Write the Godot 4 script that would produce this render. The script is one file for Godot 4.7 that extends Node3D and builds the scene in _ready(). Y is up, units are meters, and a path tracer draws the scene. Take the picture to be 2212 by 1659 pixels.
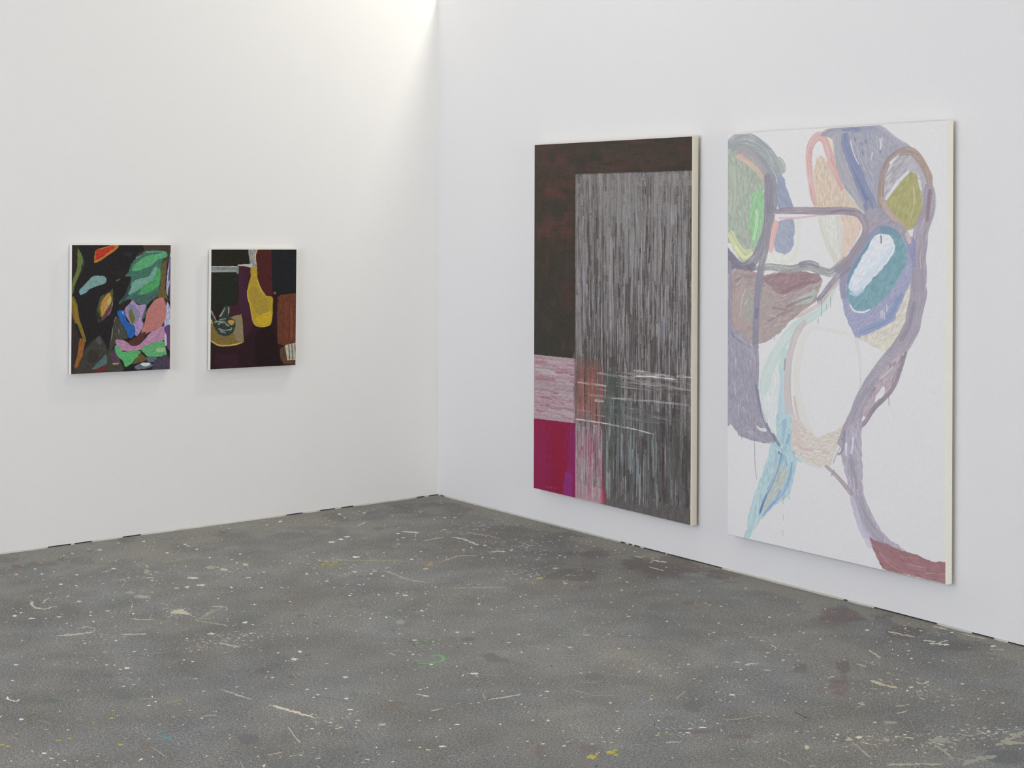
extends Node3D
# A corner of a white-walled studio: two small and two large abstract canvases over a paint-spattered concrete floor.

const EYE := Vector3(-4.743, 1.55, 6.917)
const PARTITION_TOP := 2.80
const CEILING := 4.6
const WEST := -8.0
const EAST := 2.8
const SOUTH := 10.0

var taken := {}
var rng := RandomNumberGenerator.new()
var fine := FastNoiseLite.new()


# ------------------------------------------------------------------ helpers
func numbered(called: String) -> String:
	var n: int = taken.get(called, 0)
	taken[called] = n + 1
	return called if n == 0 else "%s_%03d" % [called, n]


func tag(o: Node, label := "", category := "", group := "", kind := "") -> Node:
	if label: o.set_meta("label", label)
	if category: o.set_meta("category", category)
	if group: o.set_meta("group", group)
	if kind: o.set_meta("kind", kind)
	return o


func obj(called: String, mesh: Mesh, m: Material, parent: Node = self) -> MeshInstance3D:
	var o := MeshInstance3D.new()
	o.name = numbered(called) if parent == self else called
	o.mesh = mesh
	o.material_override = m
	parent.add_child(o, true)
	return o


func thing(called: String, at: Vector3, turn := Basis()) -> Node3D:
	var o := Node3D.new()
	o.name = numbered(called)
	add_child(o)
	o.transform = Transform3D(turn, at)
	return o


func start() -> SurfaceTool:
	var st := SurfaceTool.new()
	st.begin(Mesh.PRIMITIVE_TRIANGLES)
	st.set_smooth_group(-1)
	return st


func done(st: SurfaceTool) -> ArrayMesh:
	st.generate_normals()
	return st.commit()


func quad(st: SurfaceTool, a: Vector3, b: Vector3, c: Vector3, d: Vector3) -> void:  # clockwise seen from the front
	for v in [a, b, c, a, c, d]:
		st.add_vertex(v)


func box(st: SurfaceTool, lo: Vector3, hi: Vector3) -> void:
	var p := func(x, y, z): return Vector3(hi.x if x else lo.x, hi.y if y else lo.y, hi.z if z else lo.z)
	quad(st, p.call(0, 1, 1), p.call(1, 1, 1), p.call(1, 0, 1), p.call(0, 0, 1))
	quad(st, p.call(1, 1, 0), p.call(0, 1, 0), p.call(0, 0, 0), p.call(1, 0, 0))
	quad(st, p.call(1, 1, 1), p.call(1, 1, 0), p.call(1, 0, 0), p.call(1, 0, 1))
	quad(st, p.call(0, 1, 0), p.call(0, 1, 1), p.call(0, 0, 1), p.call(0, 0, 0))
	quad(st, p.call(0, 1, 0), p.call(1, 1, 0), p.call(1, 1, 1), p.call(0, 1, 1))
	quad(st, p.call(0, 0, 1), p.call(1, 0, 1), p.call(1, 0, 0), p.call(0, 0, 0))


func box_mesh(lo: Vector3, hi: Vector3) -> ArrayMesh:
	var st := start()
	box(st, lo, hi)
	return done(st)


func hexc(v: int) -> Color:
	return Color8(v / 1000000, v / 1000 % 1000, v % 1000)  # rrrgggbbb


func paint(c: Color, rough := 0.8) -> StandardMaterial3D:
	var m := StandardMaterial3D.new()
	m.albedo_color = c
	m.roughness = rough
	return m


func noise_tex(size: int, freq: float, octaves: int, seed_: int, lo := Color.BLACK, hi := Color.WHITE) -> NoiseTexture2D:
	var n := FastNoiseLite.new()
	n.noise_type = FastNoiseLite.TYPE_SIMPLEX_SMOOTH
	n.frequency = freq
	n.fractal_octaves = octaves
	n.seed = seed_
	var t := NoiseTexture2D.new()
	t.width = size
	t.height = size
	t.seamless = true
	t.noise = n
	var g := Gradient.new()
	g.set_color(0, lo)
	g.set_color(1, hi)
	t.color_ramp = g
	return t


# ------------------------------------------------------------------ a small paint box: fills and brush strokes on a canvas
class Canvas:
	var w: int
	var h: int
	var px: PackedFloat32Array
	var nz := FastNoiseLite.new()
	var r := RandomNumberGenerator.new()
	var k := 0.0

	func _init(width: int, height: int, seed_: int) -> void:
		w = width
		h = height
		px.resize(w * h * 3)
		px.fill(0.8)
		nz.seed = seed_
		nz.noise_type = FastNoiseLite.TYPE_SIMPLEX
		nz.frequency = 1.0
		nz.fractal_octaves = 2
		r.seed = seed_

	func curve(flat: Array, closed: bool) -> PackedVector2Array:
		var p := PackedVector2Array()
		for i in range(0, flat.size(), 2):
			p.append(Vector2(flat[i] * w / 1000.0, flat[i + 1] * h / 1000.0))
		var out := PackedVector2Array()
		var n := p.size()
		for i in (n if closed else n - 1):
			var a := p[(i - 1 + n) % n] if closed or i > 0 else p[i]
			var b := p[i]
			var c := p[(i + 1) % n]
			var d := p[(i + 2) % n] if closed or i + 2 < n else c
			var steps := maxi(2, int(b.distance_to(c) / 2.0))
			for s in steps:
				out.append(b.cubic_interpolate(c, a, d, float(s) / steps))
		if not closed:
			out.append(p[n - 1])
		return out

	func put(x: int, y: int, c: Color, a: float) -> void:
		if x < 0 or y < 0 or x >= w or y >= h or a <= 0.0:
			return
		var i := (y * w + x) * 3
		px[i] += (c.r - px[i]) * a
		px[i + 1] += (c.g - px[i + 1]) * a
		px[i + 2] += (c.b - px[i + 2]) * a

	func fill(flat: Array, c1: Color, c2: Color, ang: float, amt: float, al: float, sharp: bool) -> void:
		k += 37.3
		var poly: PackedVector2Array
		if sharp:
			for i in range(0, flat.size(), 2):
				poly.append(Vector2(flat[i] * w / 1000.0, flat[i + 1] * h / 1000.0))
		else:
			poly = curve(flat, true)
			for i in poly.size():
				var q := poly[i]
				poly[i] = q + Vector2(nz.get_noise_2d(q.x * 0.03 + k, q.y * 0.03), nz.get_noise_2d(q.x * 0.03, q.y * 0.03 + k)) * w * 0.0035
		var lo := poly[0].y
		var hi := lo
		for q in poly:
			lo = minf(lo, q.y)
			hi = maxf(hi, q.y)
		var ca := cos(deg_to_rad(ang))
		var sa := sin(deg_to_rad(ang))
		var f := 400.0 / w
		var n := poly.size()
		for y in range(maxi(0, int(lo)), mini(h, int(hi) + 1)):
			var yy := y + 0.5
			var xs := []
			for i in n:
				var a := poly[i]
				var b := poly[(i + 1) % n]
				if (a.y <= yy) != (b.y <= yy):
					xs.append(a.x + (yy - a.y) / (b.y - a.y) * (b.x - a.x))
			xs.sort()
			for j in range(0, xs.size() - 1, 2):
				for x in range(maxi(0, int(round(xs[j]))), mini(w, int(round(xs[j + 1])))):
					var u := (x * ca + y * sa) * f
					var v := (y * ca - x * sa) * f
					var t := nz.get_noise_2d(u * 0.035 + k, v * 0.11)
					var c := c1.lerp(c2, clampf(0.5 + t * 0.6, 0.0, 1.0))
					var g := 1.0 + amt * 0.11 * nz.get_noise_2d(u * 0.07 - k, v * 0.36)
					var soft := 1.0 if sharp else clampf(0.35 + 0.3 * minf(x + 0.5 - xs[j], xs[j + 1] - x - 0.5), 0.0, 1.0)
					put(x, y, Color(c.r * g, c.g * g, c.b * g), al * soft)

	func stroke(flat: Array, w0: float, w1: float, c1: Color, c2: Color, dry: float, al: float) -> void:
		k += 19.7
		var path := curve(flat, false)
		var total := 0.0
		for i in path.size() - 1:
			total += path[i].distance_to(path[i + 1])
		var gone := 0.0
		var f := 500.0 / h
		for i in path.size() - 1:
			var a := path[i]
			var b := path[i + 1]
			var l := a.distance_to(b)
			if l < 0.001:
				continue
			var dir := (b - a) / l
			var nor := Vector2(-dir.y, dir.x)
			var s := 0.0
			while s < l:
				var t := (gone + s) / total
				var half := lerpf(w0, w1, t) * h / 1000.0 * 0.5
				half *= minf(1.0, 0.65 + 4.0 * minf(t, 1.0 - t))
				var off := -half
				var wob := nz.get_noise_2d((gone + s) * 0.02 * f + k, 5.0) * half * 0.14
				while off <= half:
					var bn := nz.get_noise_2d(off * 0.7 * f + k, (gone + s) * 0.022 * f)
					var edge := clampf((half - absf(off)) / 0.8 + 0.35, 0.0, 1.0)
					var cov := clampf(1.0 - dry + dry * (0.55 + 2.2 * bn), 0.0, 1.0)
					var q := a + dir * s + nor * (off + wob)
					var tone := clampf(0.5 + 1.0 * nz.get_noise_2d(off * 0.3 * f - k, (gone + s) * 0.012 * f), 0.0, 1.0)
					put(int(q.x), int(q.y), c1.lerp(c2, tone), al * cov * edge)
					off += 0.8
				s += 0.9
			gone += l

	func scatter(rect: Array, upright: bool, count: int, l0: float, l1: float, w0: float, w1: float, cols: Array, al: float, dry: float) -> void:
		for n in count:
			var x := r.randf_range(rect[0], rect[2])
			var y := r.randf_range(rect[1], rect[3])
			var l := r.randf_range(l0, l1) * 0.5
			var cv: int = cols[r.randi() % cols.size()]
			var c := tint(cv)
			var wd := r.randf_range(w0, w1)
			var p: Array
			if upright:
				p = [x, clampf(y - l, rect[1], rect[3]), x + r.randf_range(-1.5, 1.5), clampf(y + l, rect[1], rect[3])]
			else:
				p = [clampf(x - l, rect[0], rect[2]), y, clampf(x + l, rect[0], rect[2]), y + r.randf_range(-1.5, 1.5)]
			stroke(p, wd, wd * r.randf_range(0.6, 1.0), c, c.lerp(Color(0.4, 0.37, 0.36), 0.3), dry, al)

	func tint(v: int) -> Color:
		return Color8(v / 1000000, v / 1000 % 1000, v % 1000)

	func draw(ops: Array) -> void:
		for o in ops:
			if o[0] == 0:
				fill(o[1], tint(o[2]), tint(o[3]), o[4], o[5], o[6], o[7] == 1)
			elif o[0] == 1:
				stroke(o[1], o[2], o[3], tint(o[4]), tint(o[5]), o[6], o[7])
			else:
				scatter(o[1], o[2] == 1, o[3], o[4], o[5], o[6], o[7], o[8], o[9], o[10])

	func texture(gain: float, grey: float, tooth: float, thin: float) -> ImageTexture:  # tooth: pigment caught on the weave; thin: how far the ground shows through
		var bytes := PackedByteArray()
		bytes.resize(w * h * 3)
		for y in h:
			for x in w:
				var i := (y * w + x) * 3
				var l := px[i] * 0.3 + px[i + 1] * 0.59 + px[i + 2] * 0.11
				var n := nz.get_noise_2d(x * 0.37 + 900.0, y * 0.37) + 0.6 * nz.get_noise_2d(x * 0.9, y * 0.9 + 700.0)
				var m := 1.0 + tooth * n + (tooth * 2.5 if n > 0.62 else 0.0)
				for c in 3:
					var v := pow(clampf(lerpf(lerpf(px[i + c], l, grey), 0.86, thin) * m, 0.0, 1.0), 2.2) * gain
					bytes[i + c] = int(clampf(pow(v, 0.4545) * 255.0, 0.0, 250.0))
		return ImageTexture.create_from_image(Image.create_from_data(w, h, false, Image.FORMAT_RGB8, bytes))


# ------------------------------------------------------------------ the scene
func _ready() -> void:
	rng.seed = 4021
	fine.seed = 9
	fine.frequency = 1.0
	set_camera()
	set_sky()
	window_light()
	build_shell()
	build_lamps()
	build_floor()
	build_paintings()
	build_floor_marks()


func set_camera() -> void:
	var cam := Camera3D.new()
	cam.name = "camera"
	add_child(cam)
	var yaw := 0.65006
	var pitch := -0.0160
	var look := Vector3(sin(yaw) * cos(pitch), sin(pitch), -cos(yaw) * cos(pitch))
	cam.look_at_from_position(EYE, EYE + look)
	cam.projection = Camera3D.PROJECTION_FRUSTUM  # a shift lens: the uprights stay upright
	cam.near = 0.1
	cam.far = 60.0
	cam.size = 0.1 * 1659.0 / 3255.3
	cam.frustum_offset = Vector2(0.0, -0.1 * 308.9 / 3255.3)
	cam.current = true


func set_sky() -> void:
	var env := Environment.new()
	env.background_mode = Environment.BG_SKY
	var sky := Sky.new()
	var m := ProceduralSkyMaterial.new()
	m.sky_top_color = Color(0.55, 0.68, 0.9)
	m.sky_horizon_color = Color(0.8, 0.86, 0.95)
	m.ground_bottom_color = Color(0.4, 0.4, 0.4)
	m.ground_horizon_color = Color(0.7, 0.72, 0.75)
	sky.sky_material = m
	env.sky = sky
	env.tonemap_mode = Environment.TONE_MAPPER_LINEAR
	env.tonemap_exposure = EXPOSURE
	env.sdfgi_enabled = true
	env.ssao_enabled = true
	env.ssil_enabled = true
	var w := WorldEnvironment.new()
	w.name = "world"
	w.environment = env
	add_child(w)


func area(called: String, at: Vector3, towards: Vector3, size: Vector2, c: Color, energy: float) -> void:
	var l := AreaLight3D.new()
	l.name = called
	add_child(l, true)
	var up := Vector3.UP if absf(towards.y) < 0.9 else Vector3.FORWARD
	l.look_at_from_position(at, at + towards, up)
	l.area_size = size
	l.light_color = c
	l.light_energy = energy
	l.shadow_enabled = true
	l.area_range = 40.0


const SKY_BLUE := Color(0.83, 0.875, 1.0)
const FILL_WHITE := Color(1.0, 0.985, 0.965)
const HIGH_WHITE := Color(1.0, 0.96, 0.88)
const TUBE := Color(1.0, 0.975, 0.915)
const EXPOSURE := 1.01
# frosted windows out of the frame, the south one added as fill: side of the room, from, to (along the wall), sill, head, colour, energy
const WINDOWS := [
	["west", 0.4, 4.4, 0.3, 1.9, SKY_BLUE, 12.5],
	["west", 0.4, 4.4, 2.7, 3.3, HIGH_WHITE, 8.0],
	["south", -2.5, -0.1, 0.3, 2.4, FILL_WHITE, 16.5],  # added unseen source in window form, brightens the left wall and low corner
]


func window_frame_of(w: Array) -> Transform3D:  # at the middle of the sill, x along the wall, z into the room
	var mid: float = (w[1] + w[2]) / 2.0
	if w[0] == "west":
		return Transform3D(Basis(Vector3(0, 0, -1), Vector3.UP, Vector3(1, 0, 0)), Vector3(WEST, w[3], mid))
	return Transform3D(Basis(Vector3(-1, 0, 0), Vector3.UP, Vector3(0, 0, -1)), Vector3(mid, w[3], SOUTH))


func window_light() -> void:
	for w in WINDOWS:
		var f := window_frame_of(w)
		area("daylight_or_fill", f * Vector3(0, (w[4] - w[3]) / 2.0, 0.02), f.basis.z, Vector2(w[2] - w[1] - 0.1, w[4] - w[3] - 0.1), w[5], w[6])


func wall_paint() -> StandardMaterial3D:
	var m := paint(Color(0.93, 0.93, 0.925), 0.9)
	m.albedo_texture = noise_tex(512, 0.09, 3, 3, Color(0.965, 0.965, 0.965), Color(1, 1, 1))
	m.uv1_triplanar = true
	m.uv1_world_triplanar = true
	m.uv1_scale = Vector3.ONE * 3.2
	return m


func build_shell() -> void:
	var white := wall_paint()
	var gap := 0.005   # the boards stop just short of the slab
	var s := func(called: String, mesh: Mesh, label: String) -> MeshInstance3D:
		var o := obj(called, mesh, white)
		tag(o, label, "wall", "", "structure")
		return o
	var left: MeshInstance3D = s.call("wall_left", box_mesh(Vector3(WEST - 0.2, gap, -0.2), Vector3(EAST + 0.2, CEILING, 0)), "white painted wall with the two small dark paintings")
	var right: MeshInstance3D = s.call("wall_right", box_mesh(Vector3(0, gap, 0.0), Vector3(0.14, PARTITION_TOP, 7.0)), "white partition wall with the two large paintings")
	for side in ["west", "south"]:   # each window wall: two piers, and boards below, between and above the openings
		var far := start()
		var west: bool = side == "west"
		var p := func(along0: float, along1: float, y0: float, y1: float) -> void:
			if west:
				box(far, Vector3(WEST - 0.2, y0, along0), Vector3(WEST, y1, along1))
			else:
				box(far, Vector3(along0, y0, SOUTH), Vector3(along1, y1, SOUTH + 0.2))
		var y := 0.0
		var first := true
		for w in WINDOWS:
			if w[0] != side:
				continue
			if first:
				p.call(0.0 if west else WEST - 0.2, w[1], 0.0, CEILING)
				p.call(w[2], SOUTH if west else EAST + 0.2, 0.0, CEILING)
			first = false
			p.call(w[1], w[2], y, w[3])
			y = w[4]
			if not west or y > 2.5:
				p.call(w[1], w[2], y, CEILING)
		s.call("wall_" + side, done(far), "white wall with two frosted windows, opposite the partition" if west else "white wall with an added fill light window, behind the photographer")
	s.call("wall_east", box_mesh(Vector3(EAST, 0, 0), Vector3(EAST + 0.2, CEILING, SOUTH)), "white wall beyond the partition")
	var ce := obj("ceiling", box_mesh(Vector3(WEST - 0.2, CEILING, -0.2), Vector3(EAST + 0.2, CEILING + 0.2, SOUTH + 0.2)), white)
	tag(ce, "white ceiling above the room", "ceiling", "", "structure")
	for i in WINDOWS.size():
		var w: Array = WINDOWS[i]
		var f := window_frame_of(w)
		var o := thing("window_%d" % (i + 1), f * Vector3(0, 0, -0.06), f.basis)
		tag(o, ["wide low frosted window facing the partition", "narrow high frosted window facing the partition", "added fill light window behind the photographer"][i], "window", "", "structure")
		var hw: float = (w[2] - w[1]) / 2.0
		var hh: float = w[4] - w[3]
		var glow := paint(Color(0.9, 0.92, 0.95), 0.4)
		glow.emission_enabled = true
		glow.emission = w[5]
		glow.emission_energy_multiplier = 1.2
		for n in 3:
			var x0: float = -hw + n * hw * 2.0 / 3.0
			obj("pane", box_mesh(Vector3(x0 + 0.02, 0.03, -0.01), Vector3(x0 + hw * 2.0 / 3.0 - 0.02, hh - 0.03, 0.0)), glow, o)
		var fr := start()
		for n in 4:
			var x0: float = -hw + n * hw * 2.0 / 3.0
			box(fr, Vector3(x0 - 0.025, 0, -0.04), Vector3(x0 + 0.025, hh, 0.02))
		box(fr, Vector3(-hw, 0, -0.04), Vector3(hw, 0.04, 0.02))
		box(fr, Vector3(-hw, hh - 0.04, -0.04), Vector3(hw, hh, 0.02))
		obj("window_frame", done(fr), paint(Color(0.85, 0.85, 0.84), 0.5), o)
	# lumpy filler and old paint along the foot of the walls, with the open gaps between left dark
	var filler := paint(Color8(190, 188, 178), 0.9)
	for side in 2:
		var gaps: Array = GAPS_LEFT if side == 0 else GAPS_RIGHT
		var at := -4.6 if side == 0 else 0.0
		var stop := 0.0 if side == 0 else 5.2
		for g in gaps + [[stop, stop]]:
			if g[0] - at > 0.01:
				fillet(left if side == 0 else right, side, at, g[0], filler)
			at = g[1]


func fillet(wall: Node3D, side: int, a: float, b: float, m: Material) -> void:
	var st := start()
	var n := maxi(2, int((b - a) / 0.03))
	var rows := []
	for i in n + 1:
		var t := lerpf(a, b, float(i) / n)
		var k := fine.get_noise_2d(t * 9.0, side * 50.0 + 3.0)
		var deep := 0.004 + 0.006 * absf(k) + 0.002 * rng.randf()
		var high := 0.0055 + 0.004 * absf(fine.get_noise_2d(t * 14.0, side * 50.0 + 9.0))
		if i == 0 or i == n:
			deep *= 0.4
		rows.append([t, deep, high])
	for i in n:
		var p := func(r: Array, out: float, y: float) -> Vector3:
			return Vector3(r[0], y, out) if side == 0 else Vector3(-out, y, r[0])
		var r0: Array = rows[i]
		var r1: Array = rows[i + 1]
		var prof := [[-0.03, 1.0], [0.0008, 1.0], [0.75, 0.45], [1.0, 0.0]]
		for j in 3:
			var q0 = prof[j]
			var q1 = prof[j + 1]
			var o0a: float = q0[0] if j < 2 else q0[0] * r0[1]
			var o0b: float = q0[0] if j < 2 else q0[0] * r1[1]
			var o1a: float = q1[0] if j < 1 else q1[0] * r0[1]
			var o1b: float = q1[0] if j < 1 else q1[0] * r1[1]
			quad(st, p.call(r0, o0a, q0[1] * r0[2]), p.call(r1, o0b, q0[1] * r1[2]), p.call(r1, o1b, q1[1] * r1[2]), p.call(r0, o1a, q1[1] * r0[2]))
	obj("plaster_fillet", done(st), m, wall)


func build_lamps() -> void:
	for p in LAMPS:
		var o := thing("batten_lamp", p[0])
		tag(o, p[3], "lamp", "ceiling lamps", "")
		var l: float = p[1]
		var shell := paint(Color(0.88, 0.88, 0.87), 0.4)
		obj("housing", box_mesh(Vector3(-l / 2, 0.05, -0.05), Vector3(l / 2, 0.11, 0.05)), shell, o)
		for e in [-1.0, 1.0]:
			obj("end_cap", box_mesh(Vector3(e * (l / 2 - 0.01) - 0.01, 0.0, -0.02), Vector3(e * (l / 2 - 0.01) + 0.01, 0.05, 0.02)), shell, o)
			obj("suspension_rod", box_mesh(Vector3(e * l / 3 - 0.01, 0.11, -0.01), Vector3(e * l / 3 + 0.01, CEILING - p[0].y, 0.01)), shell, o)
		var tube := CylinderMesh.new()
		tube.top_radius = 0.014
		tube.bottom_radius = 0.014
		tube.height = l - 0.04
		tube.radial_segments = 12
		var glow := paint(Color(0.95, 0.95, 0.95), 0.3)
		glow.emission_enabled = true
		glow.emission = TUBE
		glow.emission_energy_multiplier = 2.0
		var t := obj("fluorescent_tube", tube, glow, o)
		t.rotation.z = PI / 2
		t.position.y = 0.025
		area("batten_light", p[0] + Vector3(0, -0.01, 0), Vector3.DOWN, Vector2(l - 0.04, 0.06), TUBE, p[2])


# hanging battens: place, length, energy, label
const LAMPS := [
	[Vector3(-6.2, 4.3, 3.2), 1.5, 1.0, "white batten lamp nearest the window wall"],
	[Vector3(-0.5, 4.4, 1.8), 0.9, 1.6, "short batten lamp close in front of the partition"],
	[Vector3(0.4, 4.3, 0.8), 0.5, 4.4, "short batten lamp beyond the partition, near the corner"],
]


# ------------------------------------------------------------------ floor
func noise_bytes(size: int, freq: float, octaves: int, seed_: int, kind := FastNoiseLite.TYPE_SIMPLEX_SMOOTH) -> PackedByteArray:
	var n := FastNoiseLite.new()
	n.noise_type = kind
	n.frequency = freq
	n.fractal_octaves = octaves
	n.seed = seed_
	var im := n.get_seamless_image(size, size)
	im.convert(Image.FORMAT_L8)
	return im.get_data()


const PATCH := 4.5        # metres of floor that one tile of the texture covers
const PATCH_PX := 1280


func floor_texture() -> ImageTexture:
	var n := PATCH_PX
	var coarse := noise_bytes(n, 0.0035, 4, 11)
	var mid := noise_bytes(n, 0.016, 4, 12)
	var grit := noise_bytes(n, 0.3, 2, 13)
	var hue := noise_bytes(n, 0.006, 3, 14)
	var out := PackedByteArray()
	out.resize(n * n * 3)
	for i in n * n:
		var v := 163.0 + (coarse[i] - 128) * 0.10 + (mid[i] - 128) * 0.09 + (grit[i] - 128) * 0.26
		var t := (hue[i] - 128) * 0.03
		out[i * 3] = int(clampf(v + t, 0, 255))
		out[i * 3 + 1] = int(clampf(v + t * 0.15 + 0.5, 0, 255))
		out[i * 3 + 2] = int(clampf(v - t - 3.0, 0, 255))
	var per := n / PATCH
	# old wall paint and plaster dust trodden along the foot of the walls, ragged-edged
	for y in n:
		for x in n:
			var i := y * n + x
			var dw := (n - x) / per
			var dl := y / per
			var reach_r := 0.15 + (mid[i] - 128) * 0.0012 + (coarse[i] - 128) * 0.001
			var reach_l := 0.36 + (mid[i] - 128) * 0.003 + (coarse[i] - 128) * 0.0035
			var a := 0.0
			if dw < reach_r:
				a = 0.8
			if dl < reach_l:
				a = maxf(a, 0.5)
			if a > 0.0:
				a *= 0.7 + (grit[i] - 128) * 0.005
				out[i * 3] = int(lerpf(out[i * 3], 192, a))
				out[i * 3 + 1] = int(lerpf(out[i * 3 + 1], 188, a))
				out[i * 3 + 2] = int(lerpf(out[i * 3 + 2], 173, a))
	for s in STAINS:
		var c := hexc(s[6]).lightened(0.16)
		var ax := Vector2(s[2], s[3])
		var ay := Vector2(s[4], s[5])
		var det := ax.x * ay.y - ax.y * ay.x
		var ex := absf(ax.x) + absf(ay.x)
		var ez := absf(ax.y) + absf(ay.y)
		for y in range(maxi(0, int((s[1] - ez * 1.2) * per)), mini(n, int((s[1] + ez * 1.2) * per))):
			for x in range(maxi(0, int((s[0] + PATCH - ex * 1.2) * per)), mini(n, int((s[0] + PATCH + ex * 1.2) * per))):
				var d := Vector2(x / per - PATCH - s[0], y / per - s[1])
				var u := (d.x * ay.y - d.y * ay.x) / det
				var v := (ax.x * d.y - ax.y * d.x) / det
				var i := y * n + x
				var rim := u * u + v * v + (mid[i] - 128) * 0.008
				if rim > 1.0:
					continue
				var a: float = minf(1.0, s[7] * 1.3) * clampf((1.0 - rim) * 2.5, 0.0, 1.0) * clampf(0.75 + (grit[i] - 128) * 0.014 + (mid[i] - 128) * 0.006, 0.0, 1.0)
				out[i * 3] = int(lerpf(out[i * 3], c.r8, a))
				out[i * 3 + 1] = int(lerpf(out[i * 3 + 1], c.g8, a))
				out[i * 3 + 2] = int(lerpf(out[i * 3 + 2], c.b8, a))
	return ImageTexture.create_from_image(Image.create_from_data(n, n, false, Image.FORMAT_RGB8, out))


var floor_node: MeshInstance3D


func build_floor() -> void:
	var st := SurfaceTool.new()
	st.begin(Mesh.PRIMITIVE_TRIANGLES)
	st.set_smooth_group(-1)
	var lo := Vector3(WEST - 0.2, -0.15, -0.2)
	var hi := Vector3(EAST + 0.2, 0.0, SOUTH + 0.2)
	var tri := func(list: Array) -> void:
		for v: Vector3 in list:
			st.set_uv(Vector2((v.x + PATCH) / PATCH, v.z / PATCH))
			st.set_uv2(Vector2(v.x, v.z) / 1.1)
			st.add_vertex(v)
	var a := Vector3(lo.x, 0, lo.z)
	var b := Vector3(hi.x, 0, lo.z)
	var c := Vector3(hi.x, 0, hi.z)
	var d := Vector3(lo.x, 0, hi.z)
	var dn := Vector3(0, -0.15, 0)
	tri.call([a, b, c, a, c, d])
	tri.call([d + dn, c + dn, b + dn, d + dn, b + dn, a + dn])
	for e in [[a, d], [d, c], [c, b], [b, a]]:
		tri.call([e[0], e[1], e[1] + dn, e[0], e[1] + dn, e[0] + dn])
	st.generate_normals()
	var m := StandardMaterial3D.new()
	m.albedo_texture = floor_texture()
	m.roughness = 0.72
	m.metallic_specular = 0.35
	m.detail_enabled = true
	m.detail_blend_mode = BaseMaterial3D.BLEND_MODE_MUL
	m.detail_uv_layer = BaseMaterial3D.DETAIL_UV_2
	var grain := noise_tex(1024, 0.26, 3, 21, Color(0.52, 0.52, 0.53), Color(1, 1, 1))
	grain.color_ramp.set_offset(0, 0.22)
	grain.color_ramp.set_offset(1, 0.78)
	m.detail_albedo = grain
	m.heightmap_enabled = true
	m.heightmap_texture = noise_tex(1024, 0.08, 4, 23)
	m.heightmap_scale = 0.12
	floor_node = obj("floor", st.commit(), m)
	tag(floor_node, "grey concrete floor spattered with white and coloured paint", "floor", "", "structure")


func blob(st: SurfaceTool, at: Vector2, ax: Vector2, ay: Vector2, count: int, col: Color, tall: float) -> void:
	var k := rng.randf() * 900.0
	var rim := []
	for i in count:
		var an := TAU * i / count
		var r := 1.0 + 0.7 * fine.get_noise_2d(cos(an) * 1.6 + k, sin(an) * 1.6) + rng.randf_range(-0.2, 0.2)
		var q := at + (ax * cos(an) + ay * sin(an)) * r
		rim.append(q)
	var up := (ax.x * ay.y - ax.y * ay.x) > 0.0
	for i in count:
		var p: Vector2 = rim[i]
		var q: Vector2 = rim[(i + 1) % count]
		if not up:
			var t := p
			p = q
			q = t
		var pi_ := at.lerp(p, 0.8)
		var qi := at.lerp(q, 0.8)
		var h := Vector3(0, tall, 0)
		var f := func(v: Vector2) -> Vector3: return Vector3(v.x, 0.00015, v.y)
		for v in [f.call(at) + h, f.call(pi_) + h, f.call(qi) + h, f.call(pi_) + h, f.call(p), f.call(q), f.call(pi_) + h, f.call(q), f.call(qi) + h]:
			st.set_color(col)
			st.add_vertex(v)


func flake_paint(v: int, cache: Dictionary) -> StandardMaterial3D:
	if not cache.has(v):
		cache[v] = paint(hexc(v).lerp(Color8(140, 139, 132), 0.22), 0.75)
	return cache[v]


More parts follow.
